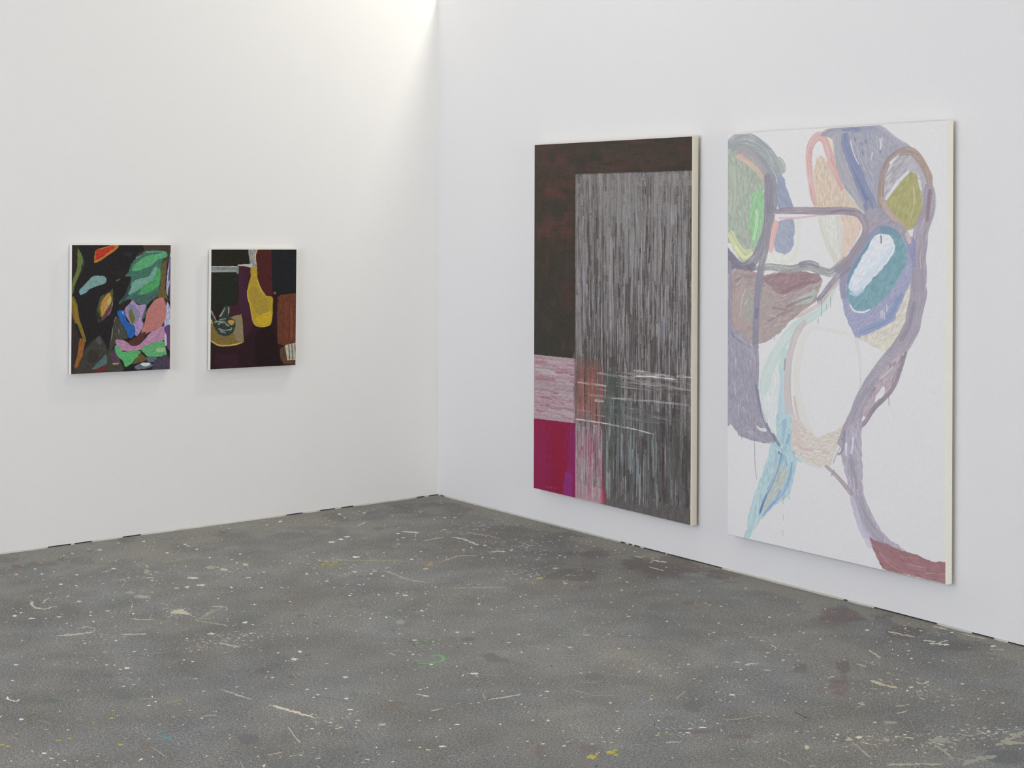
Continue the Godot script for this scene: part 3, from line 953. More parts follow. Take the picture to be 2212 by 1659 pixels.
func ops_three() -> Array:
	return [
		[0, [-47,-45,1036,-25,1047,1012,-44,1026], 64054046, 58056047, 60, 0.7, 1, 1],
		[0, [21,440,279,445,280,601,22,601], 56054048, 62060052, 60, 0.6, 0.7, 0],
		[0, [284,89,1012,89,1021,1015,288,1006], 126122120, 106100097, 90, 1.0, 1, 1],
		[0, [286,588,1017,564,1021,1015,288,1006], 98096093, 86080078, 90, 1.0, 0.75, 0],
		[0, [-45,610,289,607,290,790,-45,797], 166148152, 176142150, 0, 0.9, 1, 1],
		[0, [-45,797,290,789,291,1006,-44,1007], 150024058, 138032078, 90, 1.0, 1, 1],
		[1, [39,802,43,1004], 58.9, 58.9, 142036088, 150030066, 0.4, 0.8],
		[1, [170,799,180,999], 54.0, 58.9, 146026052, 146026052, 0.5, 0.8],
		[1, [275,795,275,889,263,998], 34.3, 58.9, 138040104, 140036090, 0.4, 0.9],
		[1, [244,932,238,998], 34.3, 39.2, 140050124, 140050124, 0.5, 0.8],
		[0, [289,616,472,617,473,780,290,786], 150084076, 168092084, 90, 1.0, 0.9, 1],
		[0, [290,786,473,783,474,1006,291,1006], 166142147, 176130140, 90, 1.0, 1, 1],
		[1, [467,777,468,885,469,1007], 14.7, 19.6, 190030066, 170070090, 0.4, 0.9],
		[2, [13, 0, 280, 588], 1, 80, 16, 60, 14, 34, [96054046,84052045,60057049,72056048,58055048], 0.22, 0.4],
		[2, [13, 0, 278, 276], 0, 40, 30, 110, 16, 36, [104054046,92052045], 0.25, 0.5],
		[2, [13, 0, 996, 85], 0, 90, 40, 160, 14, 30, [96054046,84052045,60057049,72056048,58055048], 0.22, 0.4],
		[2, [293, 89, 1005, 957], 1, 300, 60, 320, 8, 20, [152150147,134131128,110106106,84076072,68058055,142140139,120112110,100094090], 0.6, 0.6],
		[2, [293, 89, 1005, 957], 1, 90, 50, 200, 14, 30, [74066062,64056052,86078074], 0.35, 0.7],
		[2, [293, 89, 1005, 957], 1, 520, 30, 220, 2.5, 7, [170169168,154152151,132134140,80072068,58050048,110104104,178177175], 0.65, 0.6],
		[2, [324, 172, 1002, 600], 1, 70, 40, 200, 3, 9, [146147152,152153160,136136142], 0.7, 0.5],
		[2, [309, 121, 1005, 945], 1, 150, 60, 260, 1.5, 4, [52046043,60052049], 0.55, 0.4],
		[2, [309, 121, 1005, 945], 1, 170, 30, 160, 1.2, 3, [198197195,184183184], 0.6, 0.5],
		[2, [296, 92, 997, 127], 1, 60, 14, 30, 5, 14, [150148142,140138138,128126122], 0.5, 0.6],
		[2, [296, 92, 998, 210], 1, 90, 30, 120, 5, 14, [150148142,140138138,128126122], 0.35, 0.6],
		[2, [296, 92, 999, 387], 1, 90, 60, 260, 6, 16, [150148144,138136134], 0.35, 0.6],
		[2, [476, 706, 1005, 957], 1, 170, 40, 180, 6, 16, [88088084,76070066,66062060,98100098,80086084], 0.6, 0.6],
		[2, [493, 705, 808, 978], 1, 80, 40, 200, 2, 6, [150164164,120134132,164172172,62060058], 0.7, 0.5],
		[2, [552, 625, 1002, 671], 0, 40, 80, 300, 2, 6, [150150148,120112106,90076070,170170166], 0.6, 0.6],
		[2, [476, 719, 1003, 755], 0, 26, 60, 260, 2, 6, [146150150,110108104,100104100], 0.55, 0.6],
		[2, [9, 615, 281, 778], 0, 90, 100, 260, 3, 9, [186172174,170150156,176112126,160140146,196182182], 0.6, 0.6],
		[2, [9, 622, 281, 778], 0, 30, 30, 90, 2, 5, [184070096,176088106], 0.6, 0.6],
		[2, [300, 793, 465, 995], 1, 80, 60, 240, 2, 6, [178160164,190176178,176104124,150136140], 0.65, 0.6],
		[2, [300, 809, 465, 995], 1, 16, 20, 90, 2, 5, [190060096], 0.7, 0.5],
		[2, [299, 620, 464, 773], 1, 60, 30, 120, 2.5, 7, [170070058,150092084,180110104,128096086], 0.65, 0.6],
		[2, [299, 639, 553, 767], 0, 26, 40, 200, 2, 5, [190160156,150090080,120100090], 0.6, 0.6],
		[2, [481, 629, 582, 875], 1, 40, 40, 160, 4, 10, [70082074,82092086], 0.5, 0.6],
		[1, [299,626,463,630], 66.0, 49.5, 120084076, 104086080, 0.6, 0.6],
		[1, [661,619,750,622,859,623,918,626], 9.9, 5.0, 214208202, 150140136, 0.85, 0.95],
		[1, [681,633,805,629,918,629], 4.2, 2.6, 222218214, 222218214, 0.4, 0.9],
		[1, [913,620,1002,619], 4.9, 4.1, 190188184, 190188184, 0.5, 0.8],
		[1, [433,640,552,640,667,639], 6.5, 4.9, 164160156, 164160156, 0.6, 0.8],
		[1, [293,777,434,775,582,776,696,778,774,781], 4.3, 3.6, 214210206, 180178176, 0.6, 0.95],
		[1, [523,703,751,695,992,691], 4.9, 4.9, 170170168, 170170168, 0.6, 0.8],
		[1, [302,672,493,672], 4.9, 4.9, 204180176, 204180176, 0.5, 0.8],
		[1, [416,715,476,715], 6.6, 4.9, 216204200, 216204200, 0.4, 0.8],
		[1, [89,986,96,990], 8.9, 6.7, 170080110, 170080110, 0.3, 0.4],
		[1, [109,985,116,989], 8.9, 6.7, 170080110, 170080110, 0.3, 0.4],
		[1, [125,984,132,988], 8.9, 6.7, 170080110, 170080110, 0.3, 0.4],
		[1, [145,984,151,987], 8.9, 6.7, 170080110, 170080110, 0.3, 0.4],
		[1, [158,983,164,986], 8.9, 6.7, 170080110, 170080110, 0.3, 0.4],
	]


func ops_four() -> Array:
	return [
		[0, [-28,-49,1066,-13,1067,705,-28,793], 216215212, 217216213, 90, 0.06, 1, 1],
		[0, [-28,709,1067,634,1067,1020,-28,1161], 216215213, 217216214, 90, 0.06, 1, 1],
		[0, [-4,30,96,27,181,59,227,106,210,161,182,161,187,128,124,72,-4,59], 160158152, 150150150, 40, 0.8, 1.0, 0],
		[0, [187,106,238,107,260,145,249,188,204,199,193,150], 126124138, 140140146, 80, 0.8, 1.0, 0],
		[1, [3,39,37,21,96,17,153,34,204,60,243,90,263,110], 36.5, 47.4, 146154144, 126136150, 0.35, 1.0],
		[1, [249,69,276,80,282,102], 19.2, 15.4, 168182160, 140152146, 0.4, 1.0],
		[0, [260,96,287,115,304,142,326,172,336,184,293,187,260,184,249,145], 142152176, 128140168, 75, 0.7, 1.0, 0],
		[0, [-4,51,37,49,78,59,124,72,159,92,193,117,200,131,182,144,187,169,193,199,190,229,176,257,159,279,136,301,96,321,55,304,19,274,-4,250], 166176152, 142158138, 80, 0.9, 1.0, 0],
		[0, [124,155,170,139,188,161,193,199,183,232,166,257,142,279,122,260,113,213], 118188116, 142196138, 80, 0.9, 1.0, 0],
		[1, [153,188,150,227,133,263], 10.3, 8.6, 176222166, 176222166, 0.6, 0.8],
		[1, [25,79,31,143,19,199], 25.9, 25.9, 176182160, 150162140, 0.5, 0.8],
		[1, [49,54,101,69,147,90,187,114], 17.3, 11.3, 216176142, 198160140, 0.4, 1.0],
		[1, [11,244,43,275,84,297,130,292], 25.2, 21.6, 206212138, 190200130, 0.4, 1.0],
		[1, [37,280,90,308,136,296], 14.8, 11.1, 222222150, 222222150, 0.5, 0.9],
		[1, [49,46,101,44,147,61,193,95], 14.0, 10.5, 156140150, 156140150, 0.5, 0.7],
		[1, [204,106,214,139,211,172,211,205,204,232,182,268,150,305,96,328,49,322,14,298], 31.3, 25.8, 116111126, 132128142, 0.3, 1.0],
		[0, [-4,282,37,303,84,325,142,318,145,338,90,340,14,347,-4,343], 120112131, 104098118, 20, 0.6, 1.0, 0],
		[0, [454,204,511,202,547,256,557,293,532,317,496,278,464,239], 206205188, 212211200, 75, 0.7, 0.8, 0],
		[0, [552,201,608,203,642,217,644,237,618,263,583,293,547,312,562,264,562,230], 222192168, 214180156, 75, 0.6, 1.0, 0],
		[1, [537,204,550,248,555,290], 17.2, 17.2, 198196172, 206204186, 0.4, 0.9],
		[1, [457,207,475,241,498,275,532,311], 15.1, 16.8, 196196170, 206206186, 0.5, 0.9],
		[0, [204,289,238,294,315,293,350,288,358,303,315,320,238,324,210,317], 221222204, 216216202, 0, 0.5, 0.9, 0],
		[1, [359,210,356,247,349,285,315,310,238,315], 12.4, 10.3, 211214196, 211214196, 0.4, 0.8],
		[0, [263,217,293,211,332,212,338,229,335,261,326,282,300,294,265,293,242,283,237,259,243,234], 152162182, 138150174, 60, 0.8, 1.0, 0],
		[1, [249,215,233,248,219,292], 22.3, 15.4, 230162152, 222150144, 0.3, 0.9],
		[1, [260,209,347,209,428,204,506,200], 5.4, 4.0, 218168168, 218168168, 0.3, 0.9],
		[0, [443,67,470,67,506,89,547,131,593,163,625,189,443,187,433,146,427,104], 214192164, 202176146, 80, 0.8, 1.0, 0],
		[1, [483,15,503,23,514,52], 17.3, 15.8, 218207174, 218207174, 0.4, 0.9],
		[1, [439,180,421,151,411,109,407,71,412,42,436,23,462,20,483,33,498,57,511,76,532,100,552,126,563,144], 17.9, 24.5, 208140134, 216160150, 0.4, 1.0],
		[1, [501,73,527,102,552,134], 25.1, 16.7, 206144140, 214170156, 0.5, 0.8],
		[1, [567,144,603,170,643,194], 13.5, 11.9, 192188158, 192188158, 0.4, 0.9],
		[0, [446,48,457,51,454,67,443,67], 216215211, 216215211, 90, 0.5, 1.0, 0],
		[0, [464,16,506,5,547,-2,633,-2,707,-2,721,3,774,27,812,43,847,57,803,66,765,80,736,103,726,133,726,168,750,199,716,226,677,221,648,194,603,163,562,134,538,100,522,63,517,31,485,19], 162157167, 140145166, 68, 1.0, 1.0, 0],
		[1, [532,11,537,50,562,95,598,132,638,165,668,194], 24.9, 24.9, 152150158, 172168168, 0.5, 0.8],
		[1, [572,15,579,43,603,77,628,109,653,142,682,173,704,206], 26.0, 33.6, 88104156, 120130168, 0.35, 1.0],
		[1, [555,1,598,5,643,9], 15.4, 13.4, 104116156, 130138160, 0.4, 1.0],
		[1, [628,8,677,7,707,4], 12.1, 10.1, 128136166, 128136166, 0.5, 0.8],
		[1, [707,0,755,19,803,41,850,57], 12.6, 13.3, 148144166, 168164180, 0.4, 1.0],
		[1, [464,16,506,4,550,-2], 9.8, 9.8, 138136150, 138136150, 0.4, 1.0],
		[1, [594,31,610,62,633,88], 3.8, 2.9, 212212216, 212212216, 0.5, 0.9],
		[1, [726,31,730,44,724,58], 7.7, 3.4, 216216218, 216216218, 0.4, 0.9],
		[1, [692,61,685,79], 4.3, 3.4, 206206212, 206206212, 0.5, 0.8],
		[1, [615,27,617,37], 5.2, 2.6, 92104150, 92104150, 0.4, 0.8],
		[1, [645,37,647,46], 5.2, 2.6, 92104150, 92104150, 0.4, 0.8],
		[1, [663,32,664,42], 5.2, 2.6, 92104150, 92104150, 0.4, 0.8],
		[1, [650,58,652,67], 5.2, 2.6, 92104150, 92104150, 0.4, 0.8],
		[1, [726,57,728,66], 5.2, 2.6, 92104150, 92104150, 0.4, 0.8],
		[1, [745,77,721,112,716,148,721,189], 25.6, 29.8, 146148168, 146148168, 0.6, 0.7],
		[1, [672,171,693,194,721,214], 36.7, 36.7, 110116146, 134136160, 0.4, 1.0],
		[0, [741,125,769,93,812,70,859,73,896,100,917,135,919,174,901,211,859,235,822,233,774,205,738,179], 186181186, 158150160, -45, 1.0, 1.0, 0],
		[1, [850,79,891,105,910,139], 16.1, 16.1, 168162172, 168162172, 0.5, 0.8],
		[1, [784,113,822,91], 27.4, 19.6, 142130138, 180172178, 0.7, 0.8],
		[1, [831,55,878,65,919,100,936,130], 6.0, 6.7, 216208150, 216208150, 0.4, 0.8],
		[1, [726,189,727,153,733,123,751,93,780,73,822,62,859,65,891,82,915,105,929,127,927,145], 17.3, 18.8, 156122098, 140122120, 0.35, 1.0],
		[1, [765,88,788,78,807,70], 6.0, 4.5, 222220216, 222220216, 0.4, 0.9],
		[0, [749,171,784,148,812,129,845,111,874,114,888,132,897,159,900,186,888,214,850,234,812,226,774,199], 166161084, 150146072, -65, 0.7, 1.0, 0],
		[1, [850,214,868,174,864,139], 5.1, 4.3, 194190130, 194190130, 0.7, 0.6],
		[1, [749,168,803,129,846,107], 8.7, 7.1, 216216220, 216216220, 0.3, 1.0],
		[1, [887,124,897,149], 6.8, 5.1, 210208212, 210208212, 0.4, 0.9],
		[1, [726,163,755,189,793,214,832,235], 15.0, 13.5, 190152128, 170140134, 0.4, 1.0],
		[0, [653,199,726,186,784,214,840,236,859,263,845,289,803,249,731,232,672,253,628,292,573,334,532,332,608,287,665,240], 142136152, 156148160, -40, 0.9, 1.0, 0],
		[1, [927,135,929,172,915,211,896,243,886,285,883,323,882,372], 30.0, 51.5, 152142156, 138128142, 0.3, 1.0],
		[1, [933,147,924,189,919,218], 11.2, 8.6, 130104116, 130104116, 0.4, 1.0],
		[1, [850,251,855,286,851,323,817,362], 25.3, 21.1, 142138178, 120122172, 0.4, 1.0],
		[1, [840,241,850,266], 12.9, 10.3, 216186176, 216186176, 0.4, 0.8],
		[0, [850,344,860,376,860,413,842,456,804,489,774,507,731,506,673,493,626,483,663,473,731,455,784,438,803,407,831,376], 202192172, 212207186, -45, 0.9, 1.0, 0],
		[1, [726,504,765,489,794,476], 22.2, 18.5, 214210178, 214210178, 0.6, 0.7],
		[0, [547,356,573,306,658,240,755,237,831,261,845,286,860,306,860,341,832,376,799,413,785,438,731,456,664,474,619,481,587,451,562,410], 142146186, 150150182, -35, 0.9, 1.0, 0],
		[1, [636,470,692,457,755,440,790,413,823,377], 15.8, 15.8, 104130180, 126146188, 0.4, 1.0],
		[1, [746,429,784,403,803,385], 20.1, 16.0, 116132184, 116132184, 0.6, 0.7],
		[1, [730,417,731,435], 3.5, 2.2, 212212216, 212212216, 0.4, 0.8],
		[1, [737,415,738,432], 3.5, 2.2, 212212216, 212212216, 0.4, 0.8],
		[1, [745,419,746,437], 3.5, 2.2, 212212216, 212212216, 0.4, 0.8],
		[1, [755,404,756,421], 3.5, 2.2, 212212216, 212212216, 0.4, 0.8],
		[1, [784,398,750,417], 3.1, 2.3, 216216220, 216216220, 0.5, 0.8],
		[1, [568,394,564,360,598,321,643,282,680,254,721,233,774,235], 18.5, 18.5, 122126162, 140138164, 0.35, 1.0],
		[0, [582,362,598,336,633,299,677,263,717,240,755,232,803,244,837,271,839,304,813,334,775,368,727,399,674,418,628,422,595,406,580,386], 106160170, 86142156, -55, 0.8, 1.0, 0],
		[1, [726,234,774,239,812,254], 17.2, 15.1, 92128156, 92128156, 0.4, 0.8],
		[1, [583,360,600,336,638,299,682,263], 6.6, 5.8, 80128166, 80128166, 0.3, 0.9],
		[0, [587,362,618,325,658,289,697,255,726,245,761,247,785,262,790,279,756,310,708,339,659,368,626,385,598,376], 216220224, 206216224, -55, 0.6, 1.0, 0],
		[1, [633,369,687,334,746,298,779,274], 17.4, 11.8, 176204222, 200216226, 0.5, 0.8],
		[1, [593,378,624,382,653,371], 14.2, 10.6, 166198220, 166198220, 0.4, 0.8],
		[1, [729,248,730,267], 3.0, 2.2, 70064078, 70064078, 0.1, 0.9],
		[1, [594,407,612,421,653,423,683,415], 4.7, 3.4, 226226230, 226226230, 0.2, 1.0],
		[1, [417,465,506,470,595,475], 11.5, 8.8, 210211198, 210211198, 0.5, 0.8],
		[1, [619,481,634,516,642,562,639,603], 11.2, 7.7, 200208194, 200208194, 0.5, 0.8],
		[0, [11,343,66,336,113,339,153,341,193,347,249,340,315,333,380,335,444,342,472,355,454,382,433,406,380,429,315,457,293,471,260,488,210,506,165,516,124,518,66,496,25,484,14,427], 152130128, 168150142, -30, 1.0, 1.0, 0],
		[0, [179,353,249,343,380,337,457,342,444,362,348,380,271,393,210,370], 136102110, 156118120, -15, 1.0, 1.0, 0],
		[0, [25,393,84,380,113,429,90,480,31,471], 176146136, 160140130, 70, 0.9, 0.8, 0],
		[0, [78,405,124,390,142,445,113,468,78,453], 148150136, 160158146, 75, 0.8, 0.7, 0],
		[0, [170,400,249,414,293,437,260,474,193,504,159,489], 156138130, 172152142, -40, 1.0, 0.8, 0],
		[0, [326,407,401,386,445,379,413,407,348,415], 168186172, 158172160, -25, 0.8, 0.9, 0],
		[1, [271,389,348,371,433,358], 9.0, 5.4, 132096104, 132096104, 0.6, 0.8],
		[1, [293,424,369,403,422,393], 8.4, 5.0, 140104110, 140104110, 0.6, 0.8],
		[1, [198,380,249,401,293,424], 8.5, 5.1, 178146142, 178146142, 0.6, 0.8],
		[1, [37,365,124,352,193,364], 8.3, 5.0, 146108112, 146108112, 0.6, 0.8],
		[1, [210,459,271,441,337,428], 8.4, 5.0, 142112114, 142112114, 0.6, 0.8],
		[1, [348,390,401,370,454,363], 6.2, 3.7, 180152150, 180152150, 0.6, 0.8],
		[1, [43,432,61,465,113,490], 10.4, 6.2, 170138130, 170138130, 0.6, 0.8],
		[1, [227,426,304,429], 6.7, 4.0, 136106108, 136106108, 0.6, 0.8],
		[1, [46,377,66,364,87,354], 3.1, 1.6, 206202200, 206202200, 0.6, 0.75],
		[1, [98,383,78,403,71,425,68,453], 3.4, 1.7, 206202200, 206202200, 0.6, 0.75],
		[1, [192,367,209,373], 3.0, 1.5, 206202200, 206202200, 0.6, 0.75],
		[1, [279,398,337,385], 2.8, 1.4, 206202200, 206202200, 0.6, 0.75],
		[1, [380,398,401,391], 2.9, 1.5, 206202200, 206202200, 0.6, 0.75],
		[1, [55,406,61,395], 3.4, 1.7, 206202200, 206202200, 0.6, 0.75],
		[1, [90,422,113,404], 3.2, 1.6, 206202200, 206202200, 0.6, 0.75],
		[1, [215,443,249,447], 2.8, 1.4, 206202200, 206202200, 0.6, 0.75],
		[1, [124,473,142,467], 2.9, 1.5, 206202200, 206202200, 0.6, 0.75],
		[1, [238,469,271,462], 2.8, 1.4, 206202200, 206202200, 0.6, 0.75],
		[1, [142,332,227,328,315,330,401,324,454,332,506,336,538,325,578,303], 16.5, 21.1, 134130134, 150160148, 0.35, 1.0],
		[1, [358,320,412,316,454,323], 13.5, 14.8, 118116128, 118116128, 0.4, 0.8],
		[1, [238,194,315,192,401,191,480,194,557,193,623,197,654,214,664,237,649,258,619,284,573,313,527,331], 16.5, 19.7, 132118132, 146132142, 0.25, 1.0],
		[1, [506,195,567,191,618,195], 4.0, 3.4, 112098120, 112098120, 0.4, 0.8],
		[1, [234,199,211,229,200,262,188,295,177,317,168,350,154,403], 20.5, 23.9, 126122132, 142138140, 0.3, 1.0],
		[1, [598,321,552,340,511,362,470,395,444,404], 15.3, 22.9, 126116136, 142132146, 0.3, 1.0],
		[1, [548,350,506,381,454,411,348,445], 11.2, 9.7, 204178168, 190176168, 0.4, 0.9],
		[1, [168,329,160,381,151,436,145,492,146,561,151,621], 21.6, 19.9, 118113138, 134128146, 0.3, 1.0],
		[1, [153,428,147,456], 10.3, 8.6, 98098148, 98098148, 0.4, 0.9],
		[1, [137,556,136,606], 7.8, 6.9, 90094156, 90094156, 0.4, 0.9],
		[1, [8,315,10,399,15,489], 19.0, 15.6, 122122146, 140134150, 0.3, 1.0],
		[0, [-4,490,37,482,96,502,136,523,162,521,160,588,163,629,171,664,194,701,228,734,271,758,199,756,125,754,67,747,19,722,-4,712], 152147162, 136131150, 88, 1.0, 1.0, 0],
		[1, [37,499,101,524,142,556], 11.7, 9.4, 176172180, 150146160, 0.5, 0.8],
		[1, [14,494,55,510,124,529], 5.2, 3.7, 112108140, 112108140, 0.4, 0.8],
		[1, [43,555,44,588], 3.9, 2.2, 192188198, 192188198, 0.7, 0.7],
		[1, [75,592,72,629], 3.9, 2.2, 192188198, 192188198, 0.7, 0.7],
		[1, [101,635,103,663], 3.9, 2.2, 192188198, 192188198, 0.7, 0.7],
		[1, [37,617,43,650], 3.9, 2.2, 192188198, 192188198, 0.7, 0.7],
		[1, [119,557,124,579], 3.9, 2.2, 192188198, 192188198, 0.7, 0.7],
		[1, [19,517,23,545], 3.9, 2.2, 192188198, 192188198, 0.7, 0.7],
		[1, [55,672,61,699], 3.9, 2.2, 192188198, 192188198, 0.7, 0.7],
		[1, [119,695,120,703], 3.9, 2.2, 192188198, 192188198, 0.7, 0.7],
		[1, [84,675,90,689], 3.9, 2.1, 192188198, 192188198, 0.7, 0.7],
		[1, [147,616,166,664,193,701,232,734,269,758], 10.8, 8.3, 112110140, 112110140, 0.3, 1.0],
		[0, [150,715,170,719,204,722,193,729,159,726], 212211212, 212211212, 90, 0.5, 1.0, 0],
		[0, [107,732,142,735,153,740,119,740], 206205210, 206205210, 90, 0.5, 1.0, 0],
		[1, [67,727,125,739,193,748,249,754], 14.1, 9.2, 134132152, 160156172, 0.5, 0.8],
		[1, [523,375,486,412,429,438,370,459,322,480,271,517,228,557,200,599,183,639], 15.6, 39.0, 178206192, 190212202, 0.35, 1.0],
		[1, [315,482,271,511,238,545,210,585], 16.4, 12.3, 200216206, 200216206, 0.6, 0.7],
		[1, [199,580,182,636,186,674,204,706], 12.9, 12.9, 196212202, 196212202, 0.5, 0.8],
		[0, [271,549,238,583,204,635,193,674,215,716,243,730,254,691,260,637,277,581], 216217214, 204214208, 95, 0.6, 0.9, 0],
		[1, [293,521,278,554,272,582], 18.9, 17.1, 172206196, 172206196, 0.4, 0.9],
		[1, [278,568,281,608,278,663,282,711,277,755], 17.3, 38.9, 158196204, 176206208, 0.35, 1.0],
		[1, [299,675,299,715,293,754], 21.6, 25.9, 126176200, 150190204, 0.4, 0.9],
		[1, [392,453,349,481,322,525,305,580,306,634,323,687,344,731], 18.5, 25.2, 186176172, 198182174, 0.35, 1.0],
		[1, [417,468,381,496,359,537,345,591,360,644,392,695,429,718], 19.2, 20.8, 210208194, 216212200, 0.4, 0.8],
		[1, [337,632,348,666,364,695], 8.6, 8.6, 206176166, 206176166, 0.6, 0.8],
		[1, [293,545,289,575], 6.0, 4.3, 140140140, 140140140, 0.4, 0.8],
		[0, [318,680,358,688,417,713,449,722,486,713,547,695,593,669,573,701,547,727,527,757,511,782,486,790,433,792,380,786,342,770,323,739], 212201186, 204193174, -20, 0.9, 1.0, 0],
		[1, [342,689,350,720,358,747], 21.5, 17.2, 212182172, 206186176, 0.5, 0.8],
		[1, [348,745,385,756,454,753,506,757], 8.0, 6.0, 206172166, 206172166, 0.4, 0.9],
		[1, [428,756,470,754], 4.0, 2.7, 224222218, 224222218, 0.3, 1.0],
		[1, [348,774,401,789,454,794,491,789], 5.5, 4.1, 196210196, 196210196, 0.5, 0.8],
		[0, [252,684,318,680,327,725,328,760,349,782,343,812,327,849,316,869,272,892,222,916,171,949,149,965,120,993,90,1000,106,966,113,938,136,897,165,855,193,809,215,774,221,755,249,744], 168206206, 152192202, -70, 0.9, 1.0, 0],
		[0, [249,804,305,813,293,838,271,862,210,907,174,933,180,903,220,862], 184192172, 172186176, -65, 0.8, 1.0, 0],
		[1, [159,872,136,916,119,965], 12.8, 11.1, 160198204, 180212210, 0.4, 1.0],
		[1, [281,766,263,811,229,852,195,885,166,933], 12.6, 8.4, 76126190, 150190208, 0.4, 0.9],
		[1, [202,879,183,906,168,929], 8.4, 5.9, 46096184, 150190208, 0.4, 0.9],
		[1, [328,792,316,828,283,867,233,901,183,934], 8.8, 8.8, 86126200, 150190208, 0.4, 0.9],
		[1, [295,754,293,779,300,803], 11.2, 7.8, 112160200, 150190208, 0.4, 0.9],
		[1, [271,862,249,886], 6.6, 5.0, 60106190, 150190208, 0.4, 0.9],
		[1, [293,692,288,720,277,748], 15.5, 12.9, 124172200, 150190208, 0.4, 0.9],
		[1, [315,726,304,751], 9.4, 8.6, 104150198, 150190208, 0.4, 0.9],
		[1, [330,765,342,783], 8.5, 7.6, 92146196, 150190208, 0.4, 0.9],
		[1, [255,776,238,813], 7.7, 6.0, 130176204, 150190208, 0.4, 0.9],
		[1, [263,770,264,778], 6.9, 4.3, 80100110, 80100110, 0.4, 0.8],
		[1, [271,819,255,847], 3.4, 2.5, 90110120, 90110120, 0.5, 0.7],
		[1, [159,905,154,945,142,968], 4.3, 3.4, 214218216, 214218216, 0.4, 0.9],
		[1, [204,868,182,892], 3.3, 2.5, 210214212, 210214212, 0.4, 0.8],
		[1, [221,753,271,767,327,777,376,786], 12.3, 10.1, 172206206, 150190204, 0.4, 0.9],
		[1, [232,731,269,758], 9.8, 7.4, 112110140, 112110140, 0.3, 1.0],
		[1, [885,323,883,375,874,413,860,445,828,482,785,516,737,549,698,579,654,620,619,661,584,700,550,736], 45.7, 34.3, 152142157, 140130148, 0.25, 1.0],
		[1, [871,393,850,441,812,482], 12.6, 10.9, 130120140, 130120140, 0.4, 0.8],
		[0, [842,498,823,527,804,558,785,582,756,607,708,643,673,660,651,650,684,611,727,562,779,529], 168148156, 184164170, -60, 1.0, 1.0, 0],
		[1, [794,528,760,553,726,577], 5.6, 3.2, 132116130, 132116130, 0.4, 0.8],
		[1, [803,543,775,575], 5.8, 3.3, 132116130, 132116130, 0.4, 0.8],
		[1, [770,535,767,552], 6.0, 3.5, 132116130, 132116130, 0.4, 0.8],
		[1, [822,514,803,535], 5.8, 3.3, 132116130, 132116130, 0.4, 0.8],
		[1, [707,591,683,618], 5.8, 3.3, 132116130, 132116130, 0.4, 0.8],
		[1, [784,539,755,556,731,570], 4.6, 3.1, 216214214, 216214214, 0.4, 0.9],
		[0, [740,585,748,602,719,619,701,624,718,603], 218217216, 218217216, 90, 0.5, 1.0, 0],
		[1, [837,504,813,545,785,584,747,612,698,641,659,674,609,696,560,722], 9.4, 11.7, 126110126, 140122136, 0.2, 1.0],
		[0, [555,739,573,696,608,681,646,666,646,714,651,765,654,816,659,839,679,862,703,886,732,908,757,921,790,932,843,947,784,943,727,942,683,937,658,934,633,911,613,880,598,845,583,813,563,773], 158148163, 178168188, 80, 1.0, 1.0, 0],
		[1, [573,699,560,746,537,756], 7.9, 5.6, 128116132, 128116132, 0.4, 0.9],
		[1, [598,751,608,789,623,829], 11.2, 17.2, 136128144, 136128144, 0.4, 0.8],
		[1, [623,845,658,880,697,914,746,932], 24.0, 24.0, 138132148, 160152168, 0.4, 0.8],
		[1, [603,847,624,883,649,919,689,956], 15.1, 16.8, 196187206, 184176198, 0.4, 0.9],
		[1, [579,726,578,757], 5.6, 3.9, 222221220, 222221220, 0.2, 1.0],
		[1, [611,710,603,750], 6.0, 3.4, 216214218, 216214218, 0.3, 1.0],
		[1, [611,804,617,830], 3.4, 2.6, 206202210, 206202210, 0.3, 0.8],
		[1, [483,786,523,800,554,815,584,831,608,844], 8.5, 13.2, 162138147, 150134144, 0.3, 1.0],
		[1, [527,794,511,808], 6.5, 4.1, 160140146, 160140146, 0.4, 1.0],
		[1, [522,778,537,756,563,731], 5.0, 4.1, 150144150, 196192192, 0.6, 0.8],
		[0, [683,934,732,938,803,943,841,947,897,950,956,955,1014,953,1014,1002,988,1003,920,999,841,999,765,1002,727,985,702,960], 156096099, 142080085, 12, 1.0, 1.0, 0],
		[1, [732,956,803,978,943,986], 14.0, 14.0, 144084088, 166104106, 0.6, 0.7],
		[1, [707,939,746,947,765,965], 9.8, 7.5, 130092104, 130092104, 0.5, 0.7],
		[1, [727,962,765,980,803,991], 3.4, 2.3, 186140140, 186140140, 0.6, 0.7],
		[1, [850,973,920,974], 3.1, 2.1, 186140140, 186140140, 0.6, 0.7],
		[1, [915,985,997,977], 3.0, 2.0, 186140140, 186140140, 0.6, 0.7],
		[1, [827,996,920,997], 3.1, 2.0, 186140140, 186140140, 0.6, 0.7],
		[1, [943,999,997,997], 3.0, 2.0, 186140140, 186140140, 0.6, 0.7],
		[1, [729,985,746,993], 5.5, 3.1, 120070078, 120070078, 0.2, 1.0],
		[1, [465,400,466,439], 2.1, 1.6, 100096106, 100096106, 0.1, 0.8],
		[1, [449,445,450,457], 1.7, 1.2, 100096106, 100096106, 0.1, 0.8],
		[1, [506,393,506,417], 1.4, 1.0, 100096106, 100096106, 0.1, 0.8],
		[1, [488,411,489,423], 1.4, 1.0, 100096106, 100096106, 0.1, 0.8],
		[1, [764,601,765,630], 1.9, 1.4, 100096106, 100096106, 0.1, 0.8],
		[1, [701,579,700,651], 1.4, 1.0, 100096106, 100096106, 0.1, 0.8],
		[1, [75,745,76,757], 1.4, 1.0, 100096106, 100096106, 0.1, 0.8],
		[1, [241,495,242,504], 1.4, 1.0, 100096106, 100096106, 0.1, 0.8],
